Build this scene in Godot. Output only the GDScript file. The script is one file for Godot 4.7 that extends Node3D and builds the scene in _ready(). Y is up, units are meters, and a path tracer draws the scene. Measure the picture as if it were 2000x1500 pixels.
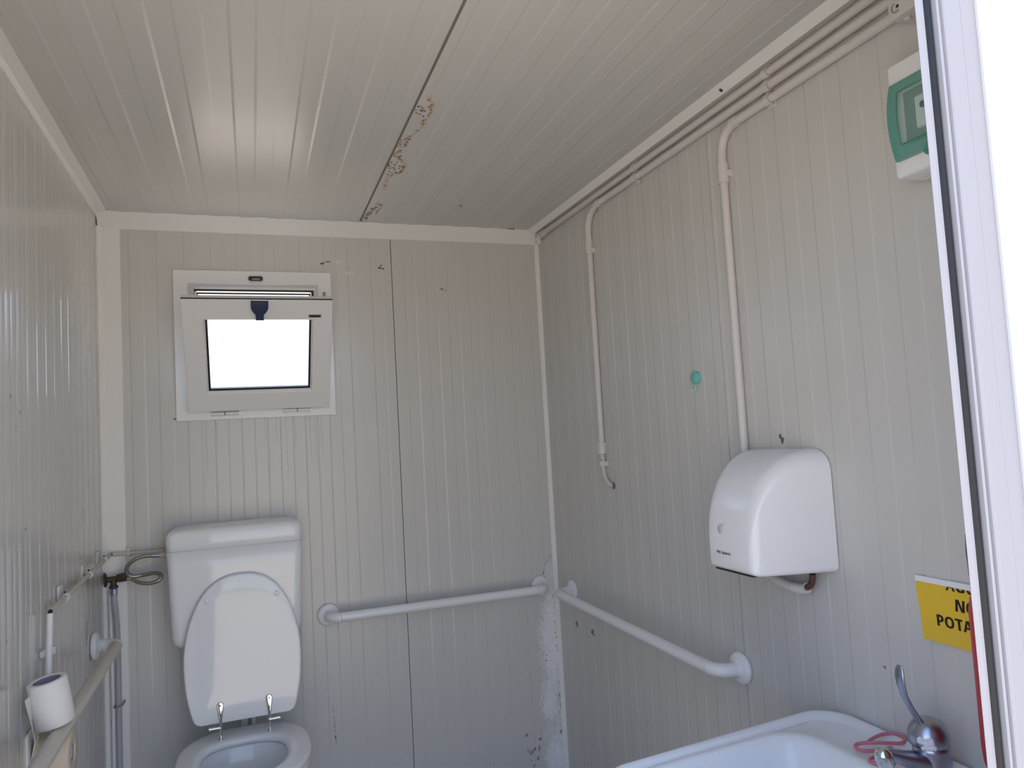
extends Node3D

const W := 1.1465      # right wall
const L := -0.437      # left wall
const H := 2.225       # ceiling
const ZF := 2.10       # inside of the front wall

var M := {}            # materials
var taken := {}

# ---------------------------------------------------------------- mesh builder
class MB:
	var v: PackedVector3Array = PackedVector3Array()
	var g: PackedInt32Array = PackedInt32Array()
	func tri(a: Vector3, b: Vector3, c: Vector3, s := 0) -> void:
		v.append(a); v.append(b); v.append(c); g.append(s)
	func quad(a: Vector3, b: Vector3, c: Vector3, d: Vector3, s := 0) -> void:
		tri(a, b, c, s); tri(a, c, d, s)
	# a face that looks along n
	func tri_n(a: Vector3, b: Vector3, c: Vector3, n: Vector3, s := -1) -> void:
		if (b - a).cross(c - a).dot(n) < 0.0: tri(a, c, b, s)
		else: tri(a, b, c, s)
	func quad_n(a: Vector3, b: Vector3, c: Vector3, d: Vector3, n: Vector3, s := -1) -> void:
		tri_n(a, b, c, n, s); tri_n(a, c, d, n, s)
	func join(o: MB) -> void:
		v.append_array(o.v); g.append_array(o.g)
	func volume() -> float:
		var t := 0.0
		for i in range(0, v.size(), 3): t += v[i].dot(v[i + 1].cross(v[i + 2]))
		return t
	func close() -> MB:     # a closed shape: turn it outside out
		if volume() < 0.0:
			for i in range(0, v.size(), 3):
				var k := v[i + 1]; v[i + 1] = v[i + 2]; v[i + 2] = k
		return self
	func moved(x: Transform3D) -> MB:
		for i in v.size(): v[i] = x * v[i]
		return self
	func mesh(uvf = null) -> ArrayMesh:
		var st := SurfaceTool.new()
		st.begin(Mesh.PRIMITIVE_TRIANGLES)
		var has: bool = uvf != null
		for t in g.size():
			st.set_smooth_group(g[t] if g[t] >= 0 else 4294967295)
			for k in [0, 2, 1]:
				var p := v[t * 3 + k]
				if has: st.set_uv(uvf.call(p))
				st.add_vertex(p)
		st.generate_normals()
		return st.commit()

# ---------------------------------------------------------------- naming and tagging
func numbered(n: String) -> String:
	if not taken.has(n):
		taken[n] = 0
		return n
	taken[n] += 1
	return "%s_%03d" % [n, taken[n]]

func part(called: String, mb: MB, mat: Material, parent: Node, uvf = null) -> MeshInstance3D:
	var o := MeshInstance3D.new()
	var n := called
	if parent == self: n = numbered(called)
	else:
		var k := 0
		while parent.has_node(n):
			k += 1
			n = "%s_%03d" % [called, k]
	o.name = n
	o.mesh = mb.mesh(uvf)
	o.material_override = mat
	o.cast_shadow = GeometryInstance3D.SHADOW_CASTING_SETTING_ON
	parent.add_child(o, true)
	return o

func tag(o: Node, label: String, category: String, group := "") -> void:
	o.set_meta("label", label)
	o.set_meta("category", category)
	if group != "": o.set_meta("group", group)

func thing(called: String, label: String, category: String, at := Vector3.ZERO, group := "") -> Node3D:
	var o := Node3D.new()
	o.name = numbered(called)
	o.position = at
	add_child(o, true)
	tag(o, label, category, group)
	return o

func structure(called: String, mb: MB, mat: Material, label := "", uvf = null) -> MeshInstance3D:
	var o := part(called, mb, mat, self, uvf)
	o.set_meta("kind", "structure")
	if label != "": o.set_meta("label", label)
	return o

# ---------------------------------------------------------------- shapes
func box(c: Vector3, s: Vector3, bev := 0.0, basis := Basis.IDENTITY) -> MB:
	var mb := MB.new()
	var h := s * 0.5
	if bev <= 0.0:
		for a in 3:
			for sg in [-1.0, 1.0]:
				var n := Vector3.ZERO; n[a] = sg
				var p := Vector3.ZERO; p[a] = sg * h[a]
				var i := (a + 1) % 3
				var j := (a + 2) % 3
				var q := []
				for k in [[-1, -1], [1, -1], [1, 1], [-1, 1]]:
					var w := p; w[i] = k[0] * h[i]; w[j] = k[1] * h[j]
					q.append(w)
				mb.quad_n(q[0], q[1], q[2], q[3], n)
	else:
		var P := func(sx: float, sy: float, sz: float, ax: int) -> Vector3:
			var r := Vector3(sx * (h.x - bev), sy * (h.y - bev), sz * (h.z - bev))
			r[ax] += bev * [sx, sy, sz][ax]
			return r
		for a in 3:
			var i := (a + 1) % 3
			var j := (a + 2) % 3
			for s1 in [-1.0, 1.0]:
				var n := Vector3.ZERO; n[a] = s1
				var q := []
				for k in [[-1.0, -1.0], [1.0, -1.0], [1.0, 1.0], [-1.0, 1.0]]:
					var sg := [0.0, 0.0, 0.0]; sg[a] = s1; sg[i] = k[0]; sg[j] = k[1]
					q.append(P.call(sg[0], sg[1], sg[2], a))
				mb.quad_n(q[0], q[1], q[2], q[3], n)
				for s2 in [-1.0, 1.0]:
					# edge along a between faces i (s1) and j (s2)
					var e := []
					for k in [-1.0, 1.0]:
						var sg := [0.0, 0.0, 0.0]; sg[a] = k; sg[i] = s1; sg[j] = s2
						e.append(P.call(sg[0], sg[1], sg[2], i)); e.append(P.call(sg[0], sg[1], sg[2], j))
					var m := Vector3.ZERO; m[i] = s1; m[j] = s2
					mb.quad_n(e[0], e[1], e[3], e[2], m)
		for sx in [-1.0, 1.0]:
			for sy in [-1.0, 1.0]:
				for sz in [-1.0, 1.0]:
					mb.tri_n(P.call(sx, sy, sz, 0), P.call(sx, sy, sz, 1), P.call(sx, sy, sz, 2), Vector3(sx, sy, sz))
	return mb.moved(Transform3D(basis, c))

# loops with the same number of points, joined into a skin
func loft(loops: Array, caps := true, ring := true, s := 0) -> MB:
	var mb := MB.new()
	for k in loops.size() - 1:
		var a: PackedVector3Array = loops[k]
		var b: PackedVector3Array = loops[k + 1]
		var n := a.size()
		for i in (n if ring else n - 1):
			var j := (i + 1) % n
			mb.quad(a[i], a[j], b[j], b[i], s)
	if caps:
		for e in [0, loops.size() - 1]:
			var a: PackedVector3Array = loops[e]
			var c := Vector3.ZERO
			for p in a: c += p
			c /= a.size()
			for i in a.size():
				var j := (i + 1) % a.size()
				if e == 0: mb.tri(c, a[j], a[i], 50)
				else: mb.tri(c, a[i], a[j], 51)
	return mb

func circle(c: Vector3, x: Vector3, y: Vector3, r: float, n: int) -> PackedVector3Array:
	var o := PackedVector3Array()
	for i in n:
		var a := TAU * i / n
		o.append(c + x * cos(a) * r + y * sin(a) * r)
	return o

func tube(pts: Array, r, n := 16, caps := true) -> MB:
	var loops := []
	var x := Vector3.ZERO
	for i in pts.size():
		var p: Vector3 = pts[i]
		var t: Vector3 = (pts[mini(i + 1, pts.size() - 1)] - pts[maxi(i - 1, 0)]).normalized()
		if i == 0:
			x = t.cross(Vector3.UP if absf(t.y) < 0.9 else Vector3.RIGHT).normalized()
		x = (x - t * x.dot(t)).normalized()
		var y := t.cross(x)
		loops.append(circle(p, x, y, r if r is float else r[i], n))
	return loft(loops, caps).close()

func spline(ctrl: Array, step := 0.006) -> Array:
	var c := Curve3D.new()
	c.bake_interval = step
	for i in ctrl.size():
		var t: Vector3 = (ctrl[mini(i + 1, ctrl.size() - 1)] - ctrl[maxi(i - 1, 0)]) / 6.0
		c.add_point(ctrl[i], -t, t)
	return Array(c.get_baked_points())

func bent(ctrl: Array, r: float, n := 8) -> Array:       # straight runs with round corners
	var out := [ctrl[0]]
	for i in range(1, ctrl.size() - 1):
		var p: Vector3 = ctrl[i]
		var a: Vector3 = (ctrl[i - 1] - p).normalized()
		var b: Vector3 = (ctrl[i + 1] - p).normalized()
		var half := a.angle_to(b) / 2.0
		var d := r / tan(half)
		var c := p + (a + b).normalized() * (r / sin(half))
		var p0 := p + a * d - c
		var p1 := p + b * d - c
		for k in n + 1:
			out.append(c + p0.slerp(p1, float(k) / n))
	out.append(ctrl[-1])
	return out

# profile of (radius, height) turned round the Y axis of x
func lathe(prof: Array, x := Transform3D.IDENTITY, n := 32, s := 0) -> MB:
	var loops := []
	for q in prof:
		loops.append(circle(Vector3(0, q.y, 0), Vector3.RIGHT, Vector3.BACK, maxf(q.x, 0.00005), n))
	return loft(loops, true, true, s).close().moved(x)

func axis_to(at: Vector3, up: Vector3) -> Transform3D:    # Y axis along up
	var y := up.normalized()
	var z := y.cross(Vector3.RIGHT if absf(y.x) < 0.9 else Vector3.UP).normalized()
	return Transform3D(Basis(y.cross(z), y, z), at)

# polygon (Vector2) swept along t, placed by put(p, t); flat faces
func extr(poly: Array, put: Callable, t0: float, t1: float, caps := true) -> MB:
	var mb := MB.new()
	var n := poly.size()
	for i in n:
		var j := (i + 1) % n
		mb.quad(put.call(poly[i], t0), put.call(poly[j], t0), put.call(poly[j], t1), put.call(poly[i], t1), -1)
	if caps:
		var tr := Geometry2D.triangulate_polygon(PackedVector2Array(poly))
		var cw := Geometry2D.is_polygon_clockwise(PackedVector2Array(poly))
		for k in range(0, tr.size(), 3):
			var a: Vector2 = poly[tr[k]]; var b: Vector2 = poly[tr[k + 1]]; var c: Vector2 = poly[tr[k + 2]]
			if ((b - a).cross(c - a) > 0.0) != (not cw):
				var q := b; b = c; c = q
			mb.tri(put.call(a, t0), put.call(c, t0), put.call(b, t0), -1)
			mb.tri(put.call(a, t1), put.call(b, t1), put.call(c, t1), -1)
	return mb.close()

func rrect(hx: float, hy: float, r: float, n := 6) -> PackedVector2Array:
	var o := PackedVector2Array()
	var cs := [Vector2(hx - r, hy - r), Vector2(-hx + r, hy - r), Vector2(-hx + r, -hy + r), Vector2(hx - r, -hy + r)]
	for k in 4:
		for i in n + 1:
			var a := PI / 2 * (k + float(i) / n)
			o.append(cs[k] + Vector2(cos(a), sin(a)) * r)
	return o

func lift(poly: PackedVector2Array, put: Callable) -> PackedVector3Array:
	var o := PackedVector3Array()
	for p in poly: o.append(put.call(p))
	return o

func shrink(poly: PackedVector2Array, d: float) -> PackedVector2Array:
	var o := PackedVector2Array()
	var n := poly.size()
	var cw := Geometry2D.is_polygon_clockwise(poly)
	for i in n:
		var e := (poly[(i + 1) % n] - poly[(i + n - 1) % n]).normalized()
		var inn := Vector2(e.y, -e.x) if cw else Vector2(-e.y, e.x)
		o.append(poly[i] + inn * d)
	return o

# a plate with a rounded rim: outline in the XY plane of x, thick along +Z
func plate(poly: PackedVector2Array, x: Transform3D, thick: float, bev: float, steps := 3, dome := 0.0) -> MB:
	var loops := []
	loops.append(lift(poly, func(p): return Vector3(p.x, p.y, 0)))
	for i in steps + 1:
		var a := PI / 2 * i / steps
		var q := shrink(poly, bev * (1.0 - cos(a)))
		var z := thick - bev + bev * sin(a)
		loops.append(lift(q, func(p): return Vector3(p.x, p.y, z)))
	if dome > 0.0:
		var c := Vector2.ZERO
		for p in poly: c += p
		c /= poly.size()
		var rim := shrink(poly, bev)
		for f in [0.8, 0.55, 0.25]:
			var z: float = thick + dome * (1.0 - f * f)
			var q := PackedVector2Array()
			for p in rim: q.append(c + (p - c) * f)
			loops.append(lift(q, func(p): return Vector3(p.x, p.y, z)))
	var mb := loft(loops, true)
	for i in mb.g.size():
		if mb.g[i] == 51: mb.g[i] = 0
	return mb.close().moved(x)

# ---------------------------------------------------------------- ribbed sheet panels
# rise: first place where the sheet steps towards the room, fall: where it steps back, both repeating by pitch
func rib_profile(t0: float, t1: float, rise: float, fall: float, pitch: float, deep := 0.0013, slope := 0.005, bulge := 0.0) -> Array:
	var ev := []
	for k in range(-40, 41):
		ev.append([rise + k * pitch, true]); ev.append([fall + k * pitch, false])
	ev.sort_custom(func(a, b): return a[0] < b[0])
	var out := []
	var h := 0.0
	for e in ev:
		if e[0] < t0 + slope: h = deep if e[1] else 0.0
	out.append([t0, h])
	for e in ev:
		if e[0] < t0 + slope or e[0] > t1 - slope: continue
		h = deep if e[1] else 0.0
		out.append([e[0] - slope / 2, deep - h]); out.append([e[0] + slope / 2, h])
	out.append([t1, h])
	if bulge > 0.0:                    # the flats between the steps are slightly rounded
		var r := []
		for i in out.size() - 1:
			var a = out[i]; var b = out[i + 1]
			r.append(a)
			if b[0] - a[0] > slope * 2.0 and is_equal_approx(a[1], b[1]):
				for k in range(1, 8):
					var f := k / 8.0
					r.append([lerpf(a[0], b[0], f), a[1] + bulge * 4.0 * f * (1.0 - f)])
		r.append(out[-1])
		return r
	return out

func sheet(prof: Array, l0: float, l1: float, put: Callable, n: Vector3, hole: Array = []) -> MB:
	var mb := MB.new()
	var cuts := prof.duplicate()
	if hole:
		var res := []
		for i in cuts.size():
			res.append(cuts[i])
			if i == cuts.size() - 1: break
			for hx in [hole[0], hole[1]]:
				if hx > cuts[i][0] and hx < cuts[i + 1][0]:
					var f: float = (hx - cuts[i][0]) / (cuts[i + 1][0] - cuts[i][0])
					res.append([hx, lerpf(cuts[i][1], cuts[i + 1][1], f)])
		cuts = res
	for i in cuts.size() - 1:
		var a = cuts[i]; var b = cuts[i + 1]
		var spans := [[l0, l1]]
		var m: float = (a[0] + b[0]) / 2
		if hole and m > hole[0] and m < hole[1]: spans = [[l0, hole[2]], [hole[3], l1]]
		for s in spans:
			mb.quad_n(put.call(a[0], s[0], a[1]), put.call(b[0], s[0], b[1]), put.call(b[0], s[1], b[1]), put.call(a[0], s[1], a[1]), n)
	for e in [0, cuts.size() - 1]:
		var a = cuts[e]
		var side: Vector3 = put.call(a[0] + (-0.01 if e == 0 else 0.01), l0, 0.0) - put.call(a[0], l0, 0.0)
		mb.quad_n(put.call(a[0], l0, a[1]), put.call(a[0], l1, a[1]), put.call(a[0], l1, -0.0055), put.call(a[0], l0, -0.0055), side)
	return mb

# ---------------------------------------------------------------- materials
func lit(c: Color, rough := 0.4, metal := 0.0, spec := 0.5) -> StandardMaterial3D:
	var m := StandardMaterial3D.new()
	m.albedo_color = c
	m.roughness = rough
	m.metallic = metal
	m.metallic_specular = spec
	return m

class Paint:                # a canvas over a rectangle of a surface, for stains and wear
	var im: Image
	var o: Vector2
	var s: Vector2
	var rng := RandomNumberGenerator.new()
	func _init(origin: Vector2, size: Vector2, per_metre: float, base: Color, sd: int) -> void:
		o = origin; s = size
		im = Image.create(int(size.x * per_metre), int(size.y * per_metre), false, Image.FORMAT_RGB8)
		im.fill(base)
		rng.seed = sd
	func px(p: Vector2) -> Vector2:
		return Vector2((p.x - o.x) / s.x * im.get_width(), (p.y - o.y) / s.y * im.get_height())
	func blob(p: Vector2, r: Vector2, c: Color, a: float, ragged := 0.5, noise: FastNoiseLite = null) -> void:
		var k := im.get_width() / s.x
		var q := px(p)
		var rx := r.x * k; var ry := r.y * k
		for y in range(int(q.y - ry) - 1, int(q.y + ry) + 2):
			for x in range(int(q.x - rx) - 1, int(q.x + rx) + 2):
				if x < 0 or y < 0 or x >= im.get_width() or y >= im.get_height(): continue
				var d := Vector2((x + 0.5 - q.x) / maxf(rx, 0.6), (y + 0.5 - q.y) / maxf(ry, 0.6)).length()
				if noise: d += ragged * noise.get_noise_2d(x, y)
				var f := clampf((1.0 - d) * 2.0, 0.0, 1.0) * a
				if f > 0.0: im.set_pixel(x, y, im.get_pixel(x, y).lerp(c, f))
	func line(a: Vector2, b: Vector2, w: float, c: Color, al: float, gap := 0.0, noise: FastNoiseLite = null) -> void:
		var n := int(a.distance_to(b) / maxf(w * 0.6, 0.0015)) + 1
		for i in n + 1:
			if rng.randf() < gap: continue
			var p := a.lerp(b, float(i) / n) + Vector2(rng.randf_range(-w, w), rng.randf_range(-w, w)) * 0.5
			blob(p, Vector2(w, w) * rng.randf_range(0.5, 1.2), c, al * rng.randf_range(0.4, 1.0), 0.6, noise)
	func uv() -> Callable:
		return func(p: Vector2) -> Vector2: return Vector2((p.x - o.x) / s.x, (p.y - o.y) / s.y)
	func material(rough: float, spec := 0.5) -> StandardMaterial3D:
		var m := StandardMaterial3D.new()
		m.albedo_texture = ImageTexture.create_from_image(im)
		m.roughness = rough
		m.metallic_specular = spec
		m.texture_repeat = false
		return m

func _ready() -> void:
	# ------------------------------------------------------------ camera
	var cam := Camera3D.new()
	cam.name = "camera"
	cam.fov = 55.024006
	cam.near = 0.02
	cam.far = 300.0
	cam.transform = Transform3D(Basis(Vector3(0.93842, -0.056122, 0.340907), Vector3(0.030057, 0.996239, 0.081268), Vector3(-0.344186, -0.066017, 0.936578)), Vector3(0, 1.42, 2.73))
	add_child(cam)
	cam.current = true
	# ------------------------------------------------------------ sky, sun, exposure
	var we := WorldEnvironment.new()
	we.name = "world"
	var env := Environment.new()
	var sky := Sky.new()
	var sm := ProceduralSkyMaterial.new()
	sm.sky_top_color = Color(0.58, 0.70, 0.90)
	sm.sky_horizon_color = Color(0.90, 0.945, 1.0)
	sm.sky_curve = 0.22
	sm.ground_bottom_color = Color(0.60, 0.56, 0.48)
	sm.ground_horizon_color = Color(0.80, 0.80, 0.78)
	sm.sky_energy_multiplier = 1.38
	sm.ground_energy_multiplier = 1.0
	sm.sun_angle_max = 12.0
	sky.sky_material = sm
	env.background_mode = Environment.BG_SKY
	env.sky = sky
	env.ambient_light_source = Environment.AMBIENT_SOURCE_SKY
	env.tonemap_mode = Environment.TONE_MAPPER_LINEAR
	env.tonemap_exposure = 1.3
	env.sdfgi_enabled = true
	env.ssao_enabled = true
	env.ssil_enabled = true
	we.environment = env
	add_child(we)
	var sun := DirectionalLight3D.new()
	sun.name = "sun"
	sun.light_color = Color(1.0, 0.97, 0.93)
	sun.light_energy = 4.7
	sun.light_angular_distance = 0.6
	sun.shadow_enabled = true
	var to_sun := Vector3(0.62, 0.78, -0.02).normalized()
	sun.basis = Basis.looking_at(-to_sun, Vector3.UP)
	add_child(sun)

	make_materials()
	build_shell()
	build_window()
	build_door()
	build_toilet()
	build_cistern()
	build_left_corner()
	build_bars()
	build_rolls()
	build_conduits()
	build_boxes()
	build_dryer()
	build_small()
	build_sink()

func make_materials() -> void:
	M.wall = lit(Color(0.83, 0.822, 0.806), 0.27)
	M.trim = lit(Color(0.955, 0.945, 0.93), 0.35)
	M.core = lit(Color(0.22, 0.21, 0.20), 0.7)
	M.white = lit(Color(0.90, 0.90, 0.90), 0.35)
	M.pvc = lit(Color(0.86, 0.84, 0.83), 0.4)
	M.oldpvc = lit(Color(0.80, 0.77, 0.70), 0.45)
	M.ceramic = lit(Color(0.955, 0.96, 0.965), 0.06)
	M.seat = lit(Color(0.955, 0.96, 0.965), 0.06)
	M.chrome = lit(Color(0.86, 0.86, 0.87), 0.08, 1.0)
	M.worn_chrome = lit(Color(0.68, 0.69, 0.75), 0.30, 1.0)
	M.brass = lit(Color(0.33, 0.28, 0.23), 0.5, 0.5)
	M.steel = lit(Color(0.62, 0.60, 0.56), 0.35, 0.8)
	M.blue = lit(Color(0.20, 0.25, 0.42), 0.4)
	M.latch = lit(Color(0.20, 0.24, 0.36), 0.4)
	M.dark = lit(Color(0.16, 0.16, 0.18), 0.5)
	M.rubber = lit(Color(0.065, 0.07, 0.10), 0.5)
	M.glass = lit(Color(0.95, 0.98, 1.0, 0.06), 0.02)
	M.glass.transparency = BaseMaterial3D.TRANSPARENCY_ALPHA
	M.enamel = lit(Color(0.96, 0.96, 0.965), 0.14)
	M.frame = lit(Color(0.95, 0.945, 0.945), 0.3)
	M.jamb = lit(Color(0.66, 0.655, 0.675), 0.3)  # white door frame toned down to grey: its shade is in the colour
	M.paper = lit(Color(0.93, 0.92, 0.90), 0.95, 0.0, 0.2)
	M.oldpaper = lit(Color(0.82, 0.77, 0.70), 0.95, 0.0, 0.2)
	M.card = lit(Color(0.55, 0.55, 0.60), 0.9, 0.0, 0.2)
	M.green = lit(Color(0.34, 0.66, 0.60, 0.66), 0.12)
	M.green.transparency = BaseMaterial3D.TRANSPARENCY_ALPHA
	M.greenpane = lit(Color(0.50, 0.75, 0.69, 0.29), 0.08)
	M.greenpane.transparency = BaseMaterial3D.TRANSPARENCY_ALPHA
	M.teal = lit(Color(0.46, 0.78, 0.77), 0.35)
	M.yellow = lit(Color(0.93, 0.78, 0.24), 0.35)
	M.ink = lit(Color(0.10, 0.09, 0.07), 0.6)
	M.red = lit(Color(0.76, 0.13, 0.20), 0.35)
	M.pink = lit(Color(0.84, 0.48, 0.56), 0.5)
	M.brown = lit(Color(0.36, 0.25, 0.22), 0.5)
	M.floor = lit(Color(0.22, 0.22, 0.24), 0.5)
	var gn := NoiseTexture2D.new()
	gn.width = 512; gn.height = 512; gn.seamless = true
	var fn := FastNoiseLite.new(); fn.seed = 5; fn.frequency = 0.03; fn.fractal_octaves = 5
	gn.noise = fn
	var ramp := Gradient.new()
	ramp.set_color(0, Color(0.64, 0.60, 0.53)); ramp.set_color(1, Color(0.79, 0.75, 0.68))
	gn.color_ramp = ramp
	M.ground = lit(Color(1, 1, 1), 0.95, 0.0, 0.2)
	M.ground.albedo_texture = gn
	M.ground.uv1_triplanar = true
	M.ground.uv1_world_triplanar = true
	M.ground.uv1_scale = Vector3(0.4, 0.4, 0.4)

# ================================================================ the cabin
func build_shell() -> void:
	var base := Color(0.83, 0.822, 0.806)
	var rough := 0.27
	var ns := FastNoiseLite.new(); ns.seed = 11; ns.frequency = 0.09; ns.fractal_octaves = 3
	var rust := Color(0.42, 0.22, 0.09)
	var dirt := Color(0.25, 0.22, 0.20)
	# outside ground and floor
	var gm := MB.new()
	gm.quad_n(Vector3(-60, -0.12, -60), Vector3(60, -0.12, -60), Vector3(60, -0.12, 60), Vector3(-60, -0.12, 60), Vector3.UP)
	structure("ground", gm, M.ground, "pale sandy ground outside the cabin")
	structure("floor", box(Vector3((L + W) / 2, -0.04, ZF / 2), Vector3(W - L + 0.1, 0.08, ZF + 0.1)), M.floor, "grey cabin floor")

	# back wall
	var hole := [-0.145, 0.262, 1.60, 1.985]
	var core := MB.new()
	var zc := -0.031
	core.join(box(Vector3((L - 0.05 + hole[0]) / 2, 1.12, zc), Vector3(hole[0] - L + 0.05, 2.32, 0.05)))
	core.join(box(Vector3((W + 0.05 + hole[1]) / 2, 1.12, zc), Vector3(W + 0.05 - hole[1], 2.32, 0.05)))
	core.join(box(Vector3((hole[0] + hole[1]) / 2, (hole[2] - 0.04) / 2, zc), Vector3(hole[1] - hole[0], hole[2] + 0.04, 0.05)))
	core.join(box(Vector3((hole[0] + hole[1]) / 2, (hole[3] + 2.28) / 2, zc), Vector3(hole[1] - hole[0], 2.28 - hole[3], 0.05)))
	var back := structure("wall_back", core, M.core, "back wall of two ribbed white sandwich panels")
	var put_b := func(t, l, h): return Vector3(t, l, h)
	var cb := Paint.new(Vector2(L, 0), Vector2(0.543 - L, H), 500.0, base, 21)
	for q in [[0.2897, 2.0762, 0.004], [0.3102, 2.0844, 0.003], [0.3919, 2.0423, 0.003], [0.5126, 2.0626, 0.005], [0.505, 2.075, 0.003], [-0.214, 1.53, 0.004], [0.50, 2.066, 0.004]]:
		cb.blob(Vector2(q[0], q[1]), Vector2(q[2] * 1.6, q[2] * 0.8), dirt, 0.9, 0.6, ns)
	cb.line(Vector2(0.293, 2.080), Vector2(0.318, 2.085), 0.002, dirt, 0.7, 0.3, ns)
	cb.line(Vector2(0.33, 2.083), Vector2(0.365, 2.088), 0.004, Color(0.95, 0.93, 0.9), 0.6, 0.2, ns)
	cb.line(Vector2(0.375, 2.040), Vector2(0.405, 2.045), 0.006, Color(0.95, 0.93, 0.9), 0.7, 0.1, ns)
	for k in 9:                        # water streaks under the window
		var x := cb.rng.randf_range(-0.19, 0.31)
		cb.line(Vector2(x, 1.52), Vector2(x + 0.003, 1.52 - cb.rng.randf_range(0.03, 0.22)), 0.0018, Color(0.55, 0.52, 0.48), 0.3, 0.0)
	cb.line(Vector2(0.268, 0.50), Vector2(0.272, 0.38), 0.0014, Color(0.5, 0.38, 0.25), 0.6, 0.2, ns)
	cb.line(Vector2(0.27, 0.40), Vector2(0.274, 0.375), 0.0022, Color(0.35, 0.27, 0.2), 0.8, 0.2, ns)
	var fb := cb.uv()
	part("wall_panel", sheet(rib_profile(L, 0.543, -0.0033, 0.0394, 0.0854), 0.0, H, put_b, Vector3(0, 0, 1), hole), cb.material(rough), back, func(p): return fb.call(Vector2(p.x, p.y)))
	var cr := Paint.new(Vector2(0.5455, 0), Vector2(W - 0.5455, H), 500.0, base, 22)
	var patch := Color(0.97, 0.97, 0.98)
	for k in 60:                        # white filler along the corner
		var y := cr.rng.randf_range(0.0, 0.76)
		cr.blob(Vector2(cr.rng.randf_range(1.08, 1.14), y), Vector2(0.042, 0.06), patch, 0.30, 0.35, ns)
	for k in 26:
		cr.blob(Vector2(cr.rng.randf_range(1.10, 1.14), cr.rng.randf_range(0.76, 0.90)), Vector2(0.018, 0.03), patch, 0.15, 0.4, ns)
	for k in 14:
		cr.blob(Vector2(cr.rng.randf_range(1.045, 1.09), cr.rng.randf_range(0.35, 0.72)), Vector2(0.003, 0.005) * cr.rng.randf_range(0.3, 1.0), dirt, 0.5, 0.9, ns)
	for k in 40:
		cr.blob(Vector2(cr.rng.randf_range(0.98, 1.05), cr.rng.randf_range(0.0, 0.28)), Vector2(0.006, 0.012) * cr.rng.randf_range(0.3, 1.0), dirt, 0.4, 0.9, ns)
	for k in 24:
		cr.blob(Vector2(cr.rng.randf_range(1.122, 1.132), cr.rng.randf_range(0.2, 0.78)), Vector2(0.002, 0.008) * cr.rng.randf_range(0.3, 1.0), dirt, 0.7, 0.9, ns)
	cr.line(Vector2(1.088, 0.86), Vector2(1.10, 0.90), 0.002, dirt, 0.8, 0.2, ns)
	cr.line(Vector2(1.10, 0.90), Vector2(1.125, 0.93), 0.002, dirt, 0.8, 0.2, ns)
	cr.blob(Vector2(0.735, 1.988), Vector2(0.007, 0.0025), dirt, 0.7, 0.6, ns)
	cr.blob(Vector2(0.751, 1.982), Vector2(0.004, 0.0025), dirt, 0.6, 0.6, ns)
	var fr := cr.uv()
	part("wall_panel", sheet(rib_profile(0.5455, W, 0.6332, 0.6754, 0.0845, 0.0008), 0.0, H, put_b, Vector3(0, 0, 1)), cr.material(rough), back, func(p): return fr.call(Vector2(p.x, p.y)))

	# right wall
	var right := structure("wall_right", box(Vector3(W + 0.031, 1.12, ZF / 2), Vector3(0.05, 2.32, ZF)), M.core, "right wall of two ribbed white sandwich panels")
	var put_r := func(t, l, h): return Vector3(W - h, l, t)
	var ra := Paint.new(Vector2(0, 0), Vector2(1.166, H), 500.0, base, 23)
	for q in [Vector2(0.166, 0.698), Vector2(0.299, 0.695)]:
		ra.blob(q, Vector2(0.013, 0.013), Color(0.60, 0.55, 0.48), 0.75, 0.5, ns)
		for k in 8: ra.blob(q + Vector2(ra.rng.randf_range(-0.009, 0.009), ra.rng.randf_range(-0.011, 0.011)), Vector2(0.0035, 0.0045), dirt, 0.7, 0.4, ns)
	var fa := ra.uv()
	part("wall_panel", sheet(rib_profile(0.0, 1.166, 0.5465, 0.5951, 0.0973), 0.0, H, put_r, Vector3(-1, 0, 0)), ra.material(rough), right, func(p): return fa.call(Vector2(p.z, p.y)))
	var rb := Paint.new(Vector2(1.169, 0), Vector2(ZF - 1.169, H), 500.0, base, 24)
	for q in [Vector2(1.367, 1.371), Vector2(1.358, 1.378), Vector2(1.364, 1.364)]:
		rb.blob(q, Vector2(0.005, 0.005), dirt, 0.7, 0.8, ns)
	rb.blob(Vector2(1.369, 1.371), Vector2(0.004, 0.005), Color(0.6, 0.45, 0.3), 0.8, 0.5, ns)
	rb.blob(Vector2(1.60, 0.93), Vector2(0.003, 0.003), dirt, 0.6, 0.5, ns)
	var frb := rb.uv()
	part("wall_panel", sheet(rib_profile(1.169, ZF, 1.1317, 1.180, 0.0966), 0.0, H, put_r, Vector3(-1, 0, 0)), rb.material(rough), right, func(p): return frb.call(Vector2(p.z, p.y)))

	# left wall
	var left := structure("wall_left", box(Vector3(L - 0.031, 1.12, ZF / 2), Vector3(0.05, 2.32, ZF)), M.core, "glossy ribbed left wall")
	var put_l := func(t, l, h): return Vector3(L + h, l, t)
	var la := Paint.new(Vector2(0, 0), Vector2(ZF, H), 450.0, base, 25)
	la.blob(Vector2(0.286, 0.915), Vector2(0.016, 0.045), Color(0.66, 0.54, 0.43), 0.55, 0.4, ns)
	la.blob(Vector2(0.287, 0.92), Vector2(0.007, 0.030), Color(0.45, 0.17, 0.09), 0.9, 0.5, ns)
	la.line(Vector2(0.284, 0.955), Vector2(0.286, 0.90), 0.0035, Color(0.45, 0.16, 0.08), 0.9, 0.15, ns)
	la.line(Vector2(0.288, 0.97), Vector2(0.29, 0.83), 0.006, Color(0.62, 0.50, 0.40), 0.45, 0.2, ns)
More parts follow.
